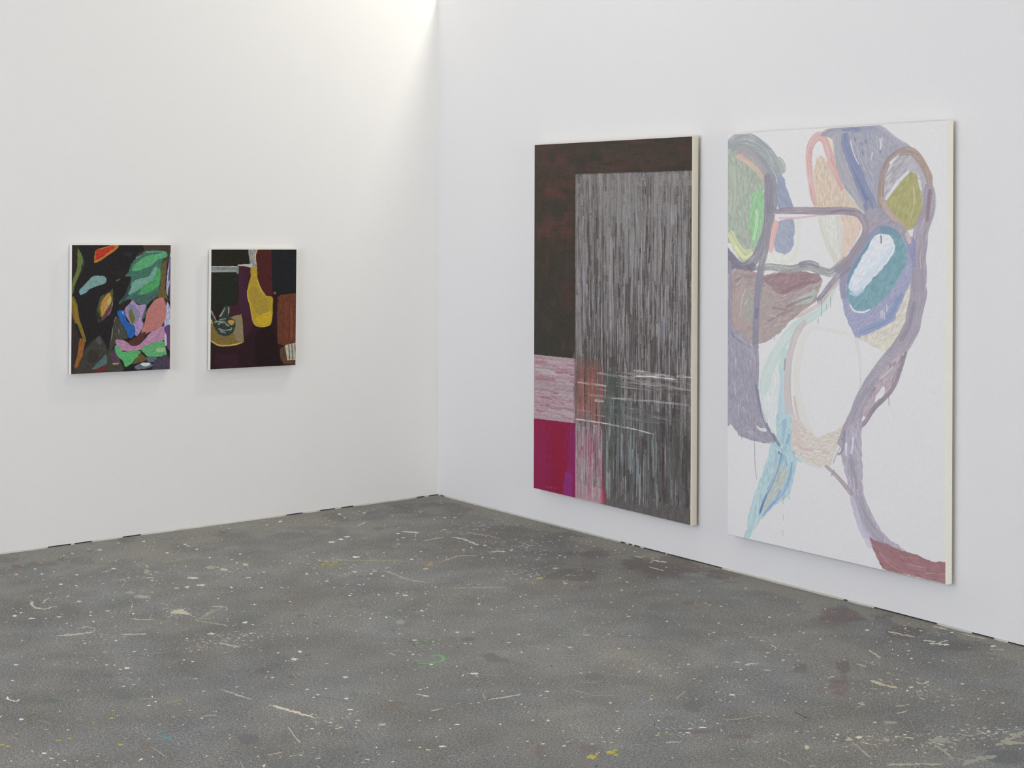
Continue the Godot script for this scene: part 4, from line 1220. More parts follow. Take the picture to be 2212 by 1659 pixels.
		[1, [142,714,142,766,145,818,153,849], 1.9, 1.4, 100096106, 100096106, 0.1, 0.8],
		[1, [283,877,284,896], 1.2, 0.9, 100096106, 100096106, 0.1, 0.8],
		[1, [313,874,312,882], 1.4, 1.0, 100096106, 100096106, 0.1, 0.8],
		[1, [284,920,288,936], 0.9, 0.7, 100096106, 100096106, 0.1, 0.8],
		[1, [283,958,284,972], 1.0, 0.7, 100096106, 100096106, 0.1, 0.8],
		[1, [55,742,61,749], 1.6, 1.2, 100096106, 100096106, 0.1, 0.8],
		[1, [522,348,523,356], 1.4, 1.0, 100096106, 100096106, 0.1, 0.8],
	]


# paint on the concrete: flecks (place, two half axes, colour), streaks (points, width, colour) and stains
const FLECKS := [
	[-1.049,4.151,0.0282,0.0215,0.0213,-0.0160,150152140],
	[-2.218,1.429,0.0312,0.0237,0.0228,-0.0495,206198172],
	[-1.956,3.631,0.0147,0.0112,0.0184,-0.0217,190176054],
	[-1.037,3.961,0.0219,0.0167,0.0177,-0.0142,148146130],
	[-2.232,1.131,0.0286,0.0217,0.0157,-0.0360,168168150],
	[-1.605,2.089,0.0179,0.0136,0.0230,-0.0353,150150138],
	[-1.788,0.823,0.0227,0.0173,0.0180,-0.0370,164162146],
	[-2.245,1.025,0.0212,0.0161,0.0134,-0.0316,160160148],
	[-2.041,0.728,0.0122,0.0093,0.0272,-0.0622,158158146],
	[-1.890,3.634,0.0122,0.0092,0.0113,-0.0131,190176054],
	[-2.860,2.748,0.0111,0.0084,0.0077,-0.0170,52152156],
	[-0.886,3.877,0.0181,0.0138,0.0105,-0.0083,150154128],
	[-1.254,3.983,0.0099,0.0075,0.0145,-0.0122,190188170],
	[-1.933,0.957,0.0200,0.0152,0.0110,-0.0234,232232226],
	[-1.406,3.952,0.0075,0.0057,0.0160,-0.0142,202198164],
	[-1.756,0.895,0.0185,0.0140,0.0130,-0.0262,206200176],
	[-1.168,4.054,0.0085,0.0064,0.0149,-0.0119,160160146],
	[-1.218,3.990,0.0099,0.0076,0.0123,-0.0102,222218196],
	[-1.762,2.788,0.0143,0.0108,0.0093,-0.0128,232232226],
	[-2.288,3.034,0.0114,0.0087,0.0069,-0.0108,206200176],
	[-2.257,1.797,0.0121,0.0092,0.0092,-0.0189,206200176],
	[-2.171,2.273,0.0114,0.0087,0.0089,-0.0161,232232226],
	[-1.167,1.035,0.0170,0.0129,0.0124,-0.0204,232232226],
	[-1.634,0.864,0.0125,0.0095,0.0138,-0.0268,206200176],
	[-2.085,1.734,0.0107,0.0081,0.0101,-0.0196,232232226],
	[-2.250,3.300,0.0096,0.0073,0.0061,-0.0089,232232226],
	[-0.749,1.865,0.0140,0.0106,0.0143,-0.0182,190176054],
	[-2.133,2.555,0.0110,0.0084,0.0074,-0.0123,232232226],
	[-2.204,1.483,0.0109,0.0083,0.0091,-0.0194,206200176],
	[-1.958,1.094,0.0177,0.0134,0.0071,-0.0149,232232226],
	[-0.972,3.797,0.0076,0.0058,0.0121,-0.0101,184180160],
	[-2.678,2.013,0.0096,0.0073,0.0060,-0.0141,232232226],
	[-3.149,2.318,0.0072,0.0055,0.0049,-0.0140,232232226],
	[-2.854,2.689,0.0070,0.0053,0.0056,-0.0126,64140144],
	[-1.092,0.697,0.0156,0.0118,0.0119,-0.0203,232232226],
	[-0.082,3.655,0.0103,0.0078,0.0131,-0.0092,232232226],
	[-3.197,2.652,0.0075,0.0057,0.0038,-0.0103,232232226],
	[-2.993,2.716,0.0082,0.0063,0.0039,-0.0094,190176054],
	[-2.470,1.044,0.0094,0.0071,0.0084,-0.0216,206200176],
	[-1.891,3.661,0.0073,0.0055,0.0069,-0.0079,190176054],
	[-1.528,3.645,0.0113,0.0086,0.0052,-0.0053,232232226],
	[-1.231,3.477,0.0091,0.0069,0.0078,-0.0077,232232226],
	[-1.867,3.631,0.0081,0.0062,0.0057,-0.0066,190176054],
	[-1.320,1.276,0.0122,0.0093,0.0103,-0.0169,206200176],
	[-2.713,1.183,0.0119,0.0090,0.0048,-0.0135,232232226],
	[-1.185,4.096,0.0070,0.0053,0.0081,-0.0065,158158146],
	[-2.292,2.855,0.0103,0.0078,0.0041,-0.0068,232232226],
	[-1.028,0.671,0.0135,0.0102,0.0109,-0.0183,232232226],
	[-2.018,1.086,0.0117,0.0089,0.0070,-0.0149,232232226],
	[-1.369,1.756,0.0115,0.0087,0.0084,-0.0129,232232226],
	[-1.930,3.621,0.0054,0.0041,0.0074,-0.0087,190176054],
	[-2.481,3.259,0.0061,0.0047,0.0049,-0.0080,206200176],
	[-3.271,2.507,0.0068,0.0052,0.0030,-0.0089,190176054],
	[-2.752,1.106,0.0080,0.0061,0.0059,-0.0172,232232226],
	[-1.328,3.841,0.0086,0.0065,0.0056,-0.0050,196194176],
	[-2.028,2.885,0.0091,0.0069,0.0047,-0.0070,232232226],
	[-2.105,3.172,0.0100,0.0076,0.0037,-0.0052,232232226],
	[-2.065,1.080,0.0117,0.0089,0.0060,-0.0130,206200176],
	[-1.162,1.299,0.0124,0.0094,0.0084,-0.0132,150156166],
	[-0.273,3.242,0.0089,0.0068,0.0104,-0.0086,232232226],
	[-2.246,2.753,0.0069,0.0053,0.0055,-0.0092,232232226],
	[-0.813,3.315,0.0073,0.0056,0.0096,-0.0088,206200176],
	[-1.862,3.311,0.0057,0.0044,0.0068,-0.0085,232232226],
	[-2.326,2.957,0.0072,0.0055,0.0045,-0.0074,206200176],
	[-2.079,0.846,0.0160,0.0122,0.0044,-0.0099,206200176],
	[-1.740,1.096,0.0100,0.0076,0.0079,-0.0152,206200176],
	[-2.922,2.477,0.0081,0.0061,0.0030,-0.0073,190176054],
	[-1.596,3.652,0.0078,0.0060,0.0050,-0.0052,232232226],
	[-3.196,2.704,0.0075,0.0057,0.0024,-0.0064,206200176],
	[-0.980,1.367,0.0116,0.0089,0.0089,-0.0132,208156070],
	[-2.620,1.225,0.0101,0.0077,0.0044,-0.0117,232232226],
	[-2.738,3.122,0.0040,0.0030,0.0056,-0.0106,232232226],
	[-1.404,3.810,0.0051,0.0039,0.0078,-0.0073,158158146],
	[-1.451,2.000,0.0084,0.0064,0.0079,-0.0118,232232226],
	[-1.044,1.425,0.0123,0.0094,0.0074,-0.0110,206200176],
	[-0.973,0.639,0.0136,0.0103,0.0083,-0.0139,232232226],
	[-2.134,0.585,0.0123,0.0094,0.0053,-0.0127,232232226],
	[-1.899,3.282,0.0057,0.0044,0.0060,-0.0077,206200176],
	[-1.684,3.613,0.0061,0.0047,0.0056,-0.0060,190176054],
	[-1.075,3.932,0.0058,0.0044,0.0070,-0.0057,206200176],
	[-0.704,3.778,0.0063,0.0048,0.0083,-0.0064,232232226],
	[-2.424,0.722,0.0071,0.0054,0.0067,-0.0179,232232226],
	[-2.514,0.436,0.0073,0.0055,0.0066,-0.0192,206200176],
	[-1.815,0.438,0.0077,0.0059,0.0093,-0.0205,232232226],
	[-3.093,2.574,0.0064,0.0049,0.0026,-0.0069,190176054],
	[-1.245,1.322,0.0094,0.0071,0.0082,-0.0130,206200176],
	[-2.106,2.197,0.0067,0.0051,0.0057,-0.0103,232232226],
	[-3.121,2.457,0.0056,0.0043,0.0030,-0.0082,190176054],
	[-3.263,2.529,0.0055,0.0042,0.0027,-0.0078,190176054],
	[-1.155,2.655,0.0121,0.0092,0.0046,-0.0054,206200176],
	[-0.598,3.076,0.0053,0.0040,0.0119,-0.0111,206200176],
	[-0.717,0.135,0.0126,0.0096,0.0096,-0.0161,232232226],
	[-1.687,3.088,0.0067,0.0051,0.0053,-0.0067,232232226],
	[-0.581,1.760,0.0091,0.0069,0.0098,-0.0121,206200176],
	[-1.250,3.934,0.0051,0.0039,0.0065,-0.0056,232232226],
	[-3.126,2.571,0.0083,0.0063,0.0018,-0.0049,190176054],
	[-1.701,2.327,0.0102,0.0078,0.0042,-0.0064,232232226],
	[-2.435,1.253,0.0092,0.0070,0.0042,-0.0102,232232226],
	[-1.445,2.560,0.0085,0.0065,0.0055,-0.0072,206200176],
	[-0.603,4.058,0.0061,0.0046,0.0072,-0.0050,232232226],
	[-1.507,1.188,0.0073,0.0055,0.0086,-0.0151,232232226],
	[-0.769,0.824,0.0126,0.0096,0.0073,-0.0112,206200176],
	[-0.736,0.724,0.0091,0.0069,0.0104,-0.0161,232232226],
	[-0.553,1.198,0.0088,0.0067,0.0105,-0.0144,232232226],
	[-0.598,0.187,0.0098,0.0074,0.0116,-0.0188,232232226],
	[-0.718,1.998,0.0079,0.0060,0.0091,-0.0111,206200176],
	[-2.891,2.413,0.0059,0.0045,0.0031,-0.0075,186160100],
	[-2.715,1.073,0.0073,0.0056,0.0042,-0.0122,232232226],
	[-2.967,1.746,0.0090,0.0069,0.0023,-0.0068,232232226],
	[-2.542,2.268,0.0063,0.0048,0.0039,-0.0083,206200176],
	[-0.691,1.215,0.0074,0.0056,0.0115,-0.0162,206200176],
	[-1.305,2.742,0.0101,0.0077,0.0042,-0.0051,232232226],
	[-3.037,1.916,0.0069,0.0052,0.0026,-0.0076,232232226],
	[-2.781,2.434,0.0065,0.0050,0.0028,-0.0065,232232226],
	[-2.404,2.923,0.0063,0.0048,0.0033,-0.0056,232232226],
	[-1.674,0.364,0.0097,0.0073,0.0066,-0.0141,206200176],
	[-0.050,3.455,0.0089,0.0068,0.0068,-0.0050,232232226],
	[-1.377,1.709,0.0069,0.0053,0.0074,-0.0114,232232226],
	[-1.553,1.623,0.0069,0.0052,0.0070,-0.0115,232232226],
	[-0.790,3.220,0.0068,0.0052,0.0065,-0.0061,206200176],
	[-2.002,3.463,0.0069,0.0052,0.0031,-0.0039,232232226],
	[-2.040,0.190,0.0087,0.0066,0.0058,-0.0143,232232226],
	[-1.516,2.335,0.0070,0.0053,0.0055,-0.0078,232232226],
	[-1.202,1.579,0.0119,0.0091,0.0046,-0.0069,206200176],
	[-0.989,1.230,0.0084,0.0064,0.0078,-0.0117,232232226],
	[-1.284,1.358,0.0081,0.0062,0.0069,-0.0110,232232226],
	[-1.674,0.452,0.0087,0.0066,0.0065,-0.0137,232232226],
	[-1.053,0.116,0.0095,0.0072,0.0086,-0.0158,232232226],
	[-1.010,3.302,0.0064,0.0049,0.0058,-0.0057,232232226],
	[-1.598,3.300,0.0045,0.0034,0.0061,-0.0070,232232226],
	[-1.672,0.321,0.0088,0.0067,0.0066,-0.0142,232232226],
	[-2.731,2.201,0.0062,0.0047,0.0031,-0.0071,206200176],
	[-2.476,2.937,0.0057,0.0043,0.0031,-0.0055,232232226],
	[-2.329,2.411,0.0063,0.0048,0.0037,-0.0069,232232226],
	[-1.779,1.288,0.0078,0.0059,0.0057,-0.0107,232232226],
	[-0.608,2.232,0.0058,0.0044,0.0104,-0.0118,206200176],
	[-1.877,1.208,0.0066,0.0050,0.0064,-0.0127,232232226],
	[-2.167,0.185,0.0073,0.0056,0.0063,-0.0165,206200176],
	[-1.211,3.280,0.0053,0.0040,0.0063,-0.0065,206200176],
	[-1.806,2.474,0.0043,0.0033,0.0071,-0.0108,232232226],
	[-1.395,3.604,0.0038,0.0029,0.0071,-0.0071,208156070],
	[-0.865,0.928,0.0110,0.0084,0.0063,-0.0097,206200176],
	[-1.888,3.550,0.0069,0.0052,0.0029,-0.0034,206200176],
	[-2.664,1.786,0.0073,0.0056,0.0028,-0.0069,206200176],
	[-0.431,2.893,0.0055,0.0042,0.0091,-0.0085,232232226],
	[-0.306,3.452,0.0052,0.0039,0.0087,-0.0068,206200176],
	[-0.439,3.573,0.0050,0.0038,0.0082,-0.0064,232232226],
	[-2.300,2.594,0.0055,0.0042,0.0037,-0.0065,232232226],
	[-1.264,1.421,0.0072,0.0055,0.0069,-0.0108,232232226],
	[-2.308,0.600,0.0073,0.0055,0.0048,-0.0125,232232226],
	[-2.413,0.384,0.0074,0.0056,0.0047,-0.0131,232232226],
	[-1.822,2.613,0.0058,0.0044,0.0046,-0.0068,232232226],
	[-1.558,0.663,0.0077,0.0059,0.0067,-0.0131,232232226],
	[-2.298,3.303,0.0041,0.0031,0.0038,-0.0056,206200176],
	[-2.324,2.679,0.0045,0.0034,0.0042,-0.0073,232232226],
	[-1.468,1.972,0.0055,0.0042,0.0069,-0.0104,92062056],
	[-1.646,3.611,0.0042,0.0032,0.0050,-0.0053,196176080],
	[-0.349,2.917,0.0074,0.0056,0.0066,-0.0061,206200176],
	[-1.092,4.057,0.0057,0.0043,0.0042,-0.0033,232232226],
	[-1.092,3.669,0.0043,0.0032,0.0063,-0.0057,206200176],
	[-1.092,3.668,0.0043,0.0032,0.0063,-0.0057,232232226],
	[-1.804,0.146,0.0076,0.0058,0.0064,-0.0147,232232226],
	[-1.504,1.354,0.0067,0.0051,0.0063,-0.0108,232232226],
	[-1.483,2.686,0.0056,0.0043,0.0053,-0.0069,232232226],
	[-3.205,2.441,0.0048,0.0036,0.0021,-0.0061,208156070],
	[-2.464,2.080,0.0055,0.0042,0.0036,-0.0077,232232226],
	[-0.858,2.556,0.0072,0.0055,0.0057,-0.0064,232232226],
	[-1.082,2.697,0.0069,0.0053,0.0052,-0.0060,206200176],
	[-0.503,0.787,0.0102,0.0077,0.0072,-0.0104,206200176],
	[-2.000,3.250,0.0040,0.0030,0.0045,-0.0060,232232226],
	[-1.229,3.569,0.0042,0.0032,0.0060,-0.0057,206200176],
	[-3.026,2.315,0.0023,0.0018,0.0049,-0.0132,206200176],
	[-0.473,2.067,0.0064,0.0049,0.0084,-0.0095,206200176],
	[-0.543,3.944,0.0056,0.0043,0.0053,-0.0038,206200176],
	[-1.462,1.453,0.0051,0.0039,0.0074,-0.0123,206200176],
	[-1.110,3.149,0.0042,0.0032,0.0067,-0.0070,232232226],
	[-2.176,2.167,0.0043,0.0033,0.0049,-0.0090,232232226],
	[-1.211,2.054,0.0049,0.0037,0.0075,-0.0104,232232226],
	[-2.025,3.418,0.0050,0.0038,0.0031,-0.0039,232232226],
	[-2.701,2.016,0.0058,0.0044,0.0027,-0.0064,232232226],
	[-0.498,2.145,0.0071,0.0054,0.0068,-0.0077,206200176],
	[-2.719,1.937,0.0048,0.0037,0.0032,-0.0079,232232226],
	[-2.423,0.497,0.0061,0.0046,0.0046,-0.0127,232232226],
	[-2.137,1.883,0.0052,0.0040,0.0044,-0.0085,232232226],
	[-2.482,2.988,0.0042,0.0032,0.0031,-0.0054,206200176],
	[-0.111,1.877,0.0076,0.0058,0.0080,-0.0087,206200176],
	[-1.351,2.496,0.0062,0.0047,0.0048,-0.0062,232232226],
	[-2.089,0.891,0.0060,0.0045,0.0052,-0.0117,232232226],
	[-2.578,1.844,0.0060,0.0046,0.0029,-0.0069,232232226],
	[-0.683,1.431,0.0064,0.0048,0.0084,-0.0114,206200176],
	[-2.480,2.044,0.0049,0.0037,0.0036,-0.0078,232232226],
	[-1.913,0.105,0.0066,0.0051,0.0061,-0.0148,206200176],
	[-2.134,1.881,0.0052,0.0040,0.0044,-0.0086,232232226],
	[-1.793,1.561,0.0056,0.0043,0.0054,-0.0098,232232226],
	[-2.748,2.411,0.0045,0.0034,0.0029,-0.0066,232232226],
	[-2.313,2.519,0.0046,0.0035,0.0037,-0.0067,206200176],
	[-2.173,1.082,0.0069,0.0053,0.0040,-0.0092,206200176],
	[-1.054,3.231,0.0048,0.0037,0.0058,-0.0058,206200176],
	[-1.754,3.510,0.0056,0.0043,0.0031,-0.0035,232232226],
	[-0.565,1.357,0.0065,0.0049,0.0088,-0.0117,232232226],
	[-1.778,3.778,0.0040,0.0030,0.0039,-0.0041,206200176],
	[-0.143,3.314,0.0043,0.0033,0.0094,-0.0074,232232226],
	[-0.814,0.843,0.0076,0.0058,0.0072,-0.0111,206200176],
	[-2.300,2.663,0.0051,0.0039,0.0030,-0.0052,232232226],
	[-1.711,1.339,0.0066,0.0050,0.0048,-0.0089,206200176],
	[-1.274,0.840,0.0073,0.0056,0.0061,-0.0107,232232226],
	[-2.301,3.297,0.0033,0.0025,0.0038,-0.0056,232232226],
	[-1.501,3.698,0.0034,0.0026,0.0052,-0.0052,206200176],
	[-0.348,0.345,0.0088,0.0067,0.0079,-0.0118,206200176],
	[-1.581,2.476,0.0068,0.0052,0.0035,-0.0049,206200176],
	[-2.408,3.192,0.0027,0.0021,0.0042,-0.0066,232232226],
	[-2.364,3.005,0.0028,0.0022,0.0044,-0.0072,232232226],
	[-0.290,0.575,0.0096,0.0073,0.0070,-0.0099,206200176],
	[-0.370,3.508,0.0051,0.0039,0.0061,-0.0047,232232226],
	[-1.310,4.020,0.0042,0.0032,0.0039,-0.0033,206200176],
	[-0.123,3.370,0.0054,0.0041,0.0067,-0.0052,232232226],
	[-0.636,1.201,0.0057,0.0043,0.0088,-0.0122,232232226],
	[-1.929,1.513,0.0041,0.0031,0.0060,-0.0115,232232226],
	[-2.736,2.357,0.0021,0.0016,0.0054,-0.0123,232232226],
	[-2.124,3.105,0.0043,0.0033,0.0031,-0.0045,206200176],
	[-0.867,1.121,0.0065,0.0049,0.0068,-0.0102,206200176],
	[-1.626,3.537,0.0014,0.0011,0.0109,-0.0118,44044044],
	[-1.425,1.486,0.0059,0.0045,0.0053,-0.0087,232232226],
	[-1.637,1.043,0.0061,0.0046,0.0052,-0.0097,232232226],
	[-1.468,2.371,0.0052,0.0040,0.0046,-0.0065,232232226],
	[-2.307,3.268,0.0041,0.0031,0.0027,-0.0041,232232226],
	[-0.713,1.396,0.0064,0.0048,0.0070,-0.0095,232232226],
	[-0.408,1.577,0.0064,0.0049,0.0075,-0.0093,232232226],
	[-1.652,0.813,0.0050,0.0038,0.0063,-0.0125,232232226],
	[-0.173,2.519,0.0055,0.0041,0.0072,-0.0070,232232226],
	[-1.837,2.906,0.0031,0.0023,0.0051,-0.0071,30030030],
	[-1.806,2.779,0.0032,0.0024,0.0053,-0.0075,232232226],
	[-2.905,2.689,0.0028,0.0021,0.0029,-0.0067,190176054],
	[-2.960,2.868,0.0038,0.0029,0.0020,-0.0044,206200176],
	[-1.277,3.951,0.0031,0.0024,0.0048,-0.0041,232232226],
	[-0.484,1.906,0.0061,0.0047,0.0064,-0.0075,206200176],
	[-1.933,3.045,0.0045,0.0034,0.0031,-0.0042,232232226],
	[-1.089,3.033,0.0049,0.0038,0.0044,-0.0047,206200176],
	[-1.278,3.189,0.0047,0.0036,0.0040,-0.0043,232232226],
	[-1.250,3.426,0.0046,0.0035,0.0039,-0.0039,232232226],
	[-0.712,3.822,0.0025,0.0019,0.0082,-0.0063,206200176],
	[-0.549,1.491,0.0047,0.0036,0.0087,-0.0113,206200176],
	[-2.514,0.844,0.0042,0.0032,0.0042,-0.0114,206200176],
	[-1.451,1.684,0.0042,0.0032,0.0062,-0.0098,232232226],
	[-3.070,2.499,0.0037,0.0028,0.0019,-0.0051,232232226],
	[-1.730,3.106,0.0039,0.0030,0.0037,-0.0047,232232226],
	[-2.346,2.976,0.0037,0.0028,0.0028,-0.0046,232232226],
	[-2.981,2.480,0.0037,0.0028,0.0021,-0.0052,190176054],
	[-1.382,2.711,0.0044,0.0033,0.0046,-0.0057,232232226],
	[-2.558,1.920,0.0043,0.0033,0.0029,-0.0067,206200176],
	[-3.175,2.638,0.0035,0.0027,0.0017,-0.0047,206200176],
	[-2.365,0.481,0.0037,0.0028,0.0055,-0.0150,232232226],
	[-0.705,1.970,0.0036,0.0027,0.0091,-0.0112,206200176],
	[-0.133,1.648,0.0061,0.0046,0.0073,-0.0084,232232226],
	[-0.167,2.943,0.0045,0.0034,0.0070,-0.0061,232232226],
	[-1.063,4.045,0.0043,0.0033,0.0034,-0.0027,206200176],
	[-1.858,2.520,0.0033,0.0025,0.0046,-0.0070,232232226],
	[-2.138,3.074,0.0043,0.0033,0.0025,-0.0036,232232226],
	[-1.340,1.426,0.0048,0.0036,0.0055,-0.0089,206200176],
	[-0.181,2.045,0.0050,0.0038,0.0077,-0.0082,232232226],
	[-1.354,1.293,0.0049,0.0037,0.0056,-0.0093,206200176],
	[-1.671,1.971,0.0043,0.0033,0.0045,-0.0073,232232226],
	[-0.746,0.236,0.0048,0.0037,0.0094,-0.0157,206200176],
	[-1.931,1.517,0.0037,0.0028,0.0051,-0.0098,232232226],
	[-1.627,2.497,0.0040,0.0031,0.0043,-0.0061,44044044],
	[-2.591,0.839,0.0046,0.0035,0.0034,-0.0094,206200176],
	[-1.080,3.396,0.0047,0.0036,0.0037,-0.0036,232232226],
	[-1.472,3.001,0.0038,0.0029,0.0042,-0.0051,232232226],
	[-0.650,2.836,0.0036,0.0027,0.0071,-0.0071,232232226],
	[-0.146,1.691,0.0056,0.0043,0.0073,-0.0083,206200176],
	[-0.713,3.822,0.0025,0.0019,0.0072,-0.0055,232232226],
	[-1.149,0.153,0.0066,0.0050,0.0055,-0.0103,232232226],
	[-1.466,1.203,0.0045,0.0034,0.0054,-0.0094,232232226],
	[-3.052,2.448,0.0031,0.0024,0.0020,-0.0052,190176054],
	[-0.166,1.929,0.0046,0.0035,0.0078,-0.0085,232232226],
	[-1.467,0.968,0.0046,0.0035,0.0056,-0.0101,232232226],
	[-2.631,1.335,0.0032,0.0024,0.0037,-0.0097,232232226],
	[-1.885,3.413,0.0034,0.0026,0.0030,-0.0036,232232226],
	[-2.176,3.072,0.0034,0.0026,0.0027,-0.0041,206200176],
	[-1.441,3.011,0.0038,0.0029,0.0038,-0.0046,206200176],
	[-0.333,0.543,0.0072,0.0055,0.0060,-0.0087,232232226],
	[-0.814,3.774,0.0031,0.0024,0.0050,-0.0040,206200176],
	[-1.465,3.852,0.0028,0.0021,0.0038,-0.0035,206200176],
	[-2.315,2.890,0.0038,0.0029,0.0023,-0.0038,232232226],
	[-2.898,2.609,0.0037,0.0028,0.0017,-0.0040,190176054],
	[-0.403,3.462,0.0024,0.0018,0.0085,-0.0067,232232226],
	[-1.738,2.379,0.0034,0.0026,0.0041,-0.0062,44044044],
	[-1.534,1.601,0.0038,0.0029,0.0050,-0.0083,206200176],
	[-1.704,0.648,0.0042,0.0032,0.0053,-0.0108,232232226],
	[-1.898,0.697,0.0041,0.0032,0.0048,-0.0105,206200176],
	[-1.592,3.518,0.0029,0.0022,0.0037,-0.0040,232232226],
	[-1.406,1.493,0.0039,0.0030,0.0054,-0.0087,232232226],
	[-1.372,1.285,0.0041,0.0031,0.0056,-0.0093,206200176],
	[-1.020,1.042,0.0043,0.0033,0.0065,-0.0103,232232226],
	[-0.789,2.698,0.0036,0.0027,0.0058,-0.0061,232232226],
	[-0.785,2.922,0.0035,0.0026,0.0056,-0.0056,206200176],
	[-2.901,2.145,0.0021,0.0016,0.0032,-0.0083,232232226],
	[-2.701,2.835,0.0034,0.0025,0.0019,-0.0037,206200176],
	[-0.290,1.702,0.0051,0.0039,0.0062,-0.0072,206200176],
	[-0.635,2.036,0.0032,0.0024,0.0080,-0.0095,206200176],
	[-3.136,2.816,0.0021,0.0016,0.0021,-0.0053,206200176],
	[-2.637,2.615,0.0023,0.0018,0.0030,-0.0062,206200176],
	[-1.177,2.861,0.0040,0.0031,0.0039,-0.0044,232232226],
	[-0.360,2.434,0.0046,0.0035,0.0055,-0.0057,232232226],
	[-0.927,2.264,0.0045,0.0034,0.0046,-0.0057,190176054],
	[-1.778,1.851,0.0029,0.0022,0.0053,-0.0090,232232226],
	[-2.218,3.223,0.0025,0.0019,0.0029,-0.0042,232232226],
	[-2.069,0.453,0.0038,0.0029,0.0046,-0.0111,206200176],
	[-2.144,3.190,0.0025,0.0019,0.0030,-0.0043,206200176],
	[-2.103,0.374,0.0038,0.0029,0.0046,-0.0113,206200176],
	[-1.378,1.937,0.0026,0.0020,0.0061,-0.0091,206200176],
	[-1.499,2.152,0.0025,0.0019,0.0057,-0.0083,232232226],
	[-3.145,2.768,0.0019,0.0014,0.0021,-0.0054,232232226],
	[-2.718,3.048,0.0019,0.0014,0.0027,-0.0051,232232226],
	[-2.299,3.200,0.0019,0.0015,0.0033,-0.0050,232232226],
	[-0.171,2.806,0.0038,0.0029,0.0057,-0.0051,206200176],
	[-0.579,3.621,0.0026,0.0020,0.0055,-0.0044,232232226],
	[-0.373,3.366,0.0028,0.0021,0.0062,-0.0050,206200176],
	[-0.495,3.124,0.0036,0.0027,0.0049,-0.0044,232232226],
	[-0.325,3.393,0.0035,0.0026,0.0050,-0.0040,232232226],
	[-0.409,1.615,0.0038,0.0029,0.0068,-0.0083,232232226],
	[-1.566,2.491,0.0034,0.0026,0.0035,-0.0049,232232226],
	[-0.477,2.424,0.0031,0.0023,0.0066,-0.0070,232232226],
	[-1.185,2.136,0.0037,0.0028,0.0043,-0.0058,206200176],
	[-0.088,1.658,0.0044,0.0033,0.0066,-0.0075,206200176],
	[-1.420,2.424,0.0035,0.0026,0.0038,-0.0051,232232226],
	[-1.209,3.311,0.0031,0.0024,0.0036,-0.0037,206200176],
	[-3.096,2.276,0.0023,0.0018,0.0020,-0.0055,190176054],
	[-0.095,2.355,0.0040,0.0030,0.0061,-0.0060,206200176],
	[-0.186,2.700,0.0027,0.0021,0.0072,-0.0067,206200176],
	[-0.448,3.522,0.0024,0.0018,0.0059,-0.0047,232232226],
	[-1.538,2.284,0.0021,0.0016,0.0055,-0.0079,232232226],
	[-0.112,1.416,0.0036,0.0027,0.0076,-0.0090,206200176],
	[-2.086,3.237,0.0017,0.0013,0.0037,-0.0051,206200176],
	[-1.862,1.798,0.0022,0.0017,0.0051,-0.0091,206200176],
	[-2.917,1.658,0.0020,0.0015,0.0030,-0.0085,206200176],
	[-1.645,2.945,0.0019,0.0014,0.0047,-0.0061,206200176],
	[-2.709,2.743,0.0017,0.0013,0.0028,-0.0058,232232226],
	[-0.210,1.202,0.0036,0.0028,0.0075,-0.0095,206200176],
	[-0.625,2.728,0.0025,0.0019,0.0061,-0.0062,206200176],
	[-0.982,2.379,0.0026,0.0019,0.0056,-0.0068,232232226],
	[-0.511,1.555,0.0030,0.0023,0.0073,-0.0093,232232226],
	[-1.678,1.909,0.0025,0.0019,0.0045,-0.0074,232232226],
	[-1.077,3.578,0.0022,0.0016,0.0042,-0.0038,232232226],
	[-3.127,2.497,0.0022,0.0017,0.0015,-0.0040,190176054],
	[-2.071,2.618,0.0025,0.0019,0.0027,-0.0044,206200176],
	[-0.193,3.199,0.0022,0.0017,0.0067,-0.0055,232232226],
	[-1.297,3.019,0.0016,0.0012,0.0054,-0.0062,206200176],
	[-2.536,1.843,0.0020,0.0015,0.0030,-0.0069,232232226],
	[-0.657,1.503,0.0029,0.0022,0.0056,-0.0074,232232226],
	[-0.874,1.267,0.0030,0.0023,0.0054,-0.0078,206200176],
	[-1.145,3.371,0.0022,0.0017,0.0036,-0.0036,232232226],
	[-0.742,2.450,0.0026,0.0020,0.0048,-0.0054,232232226],
	[-0.447,1.607,0.0030,0.0023,0.0059,-0.0073,232232226],
	[-0.523,0.341,0.0034,0.0026,0.0067,-0.0104,232232226],
	[-0.105,1.438,0.0031,0.0024,0.0067,-0.0079,232232226],
	[-0.121,3.449,0.0021,0.0016,0.0053,-0.0040,232232226],
	[-2.715,2.862,0.0014,0.0011,0.0023,-0.0046,232232226],
	[-0.274,1.358,0.0031,0.0024,0.0056,-0.0070,206200176],
	[-0.482,2.625,0.0022,0.0017,0.0052,-0.0052,206200176],
	[-0.447,1.523,0.0026,0.0020,0.0060,-0.0075,232232226],
	[-0.906,2.459,0.0022,0.0017,0.0046,-0.0053,232232226],
	[-0.583,0.473,0.0028,0.0022,0.0064,-0.0100,206200176],
]
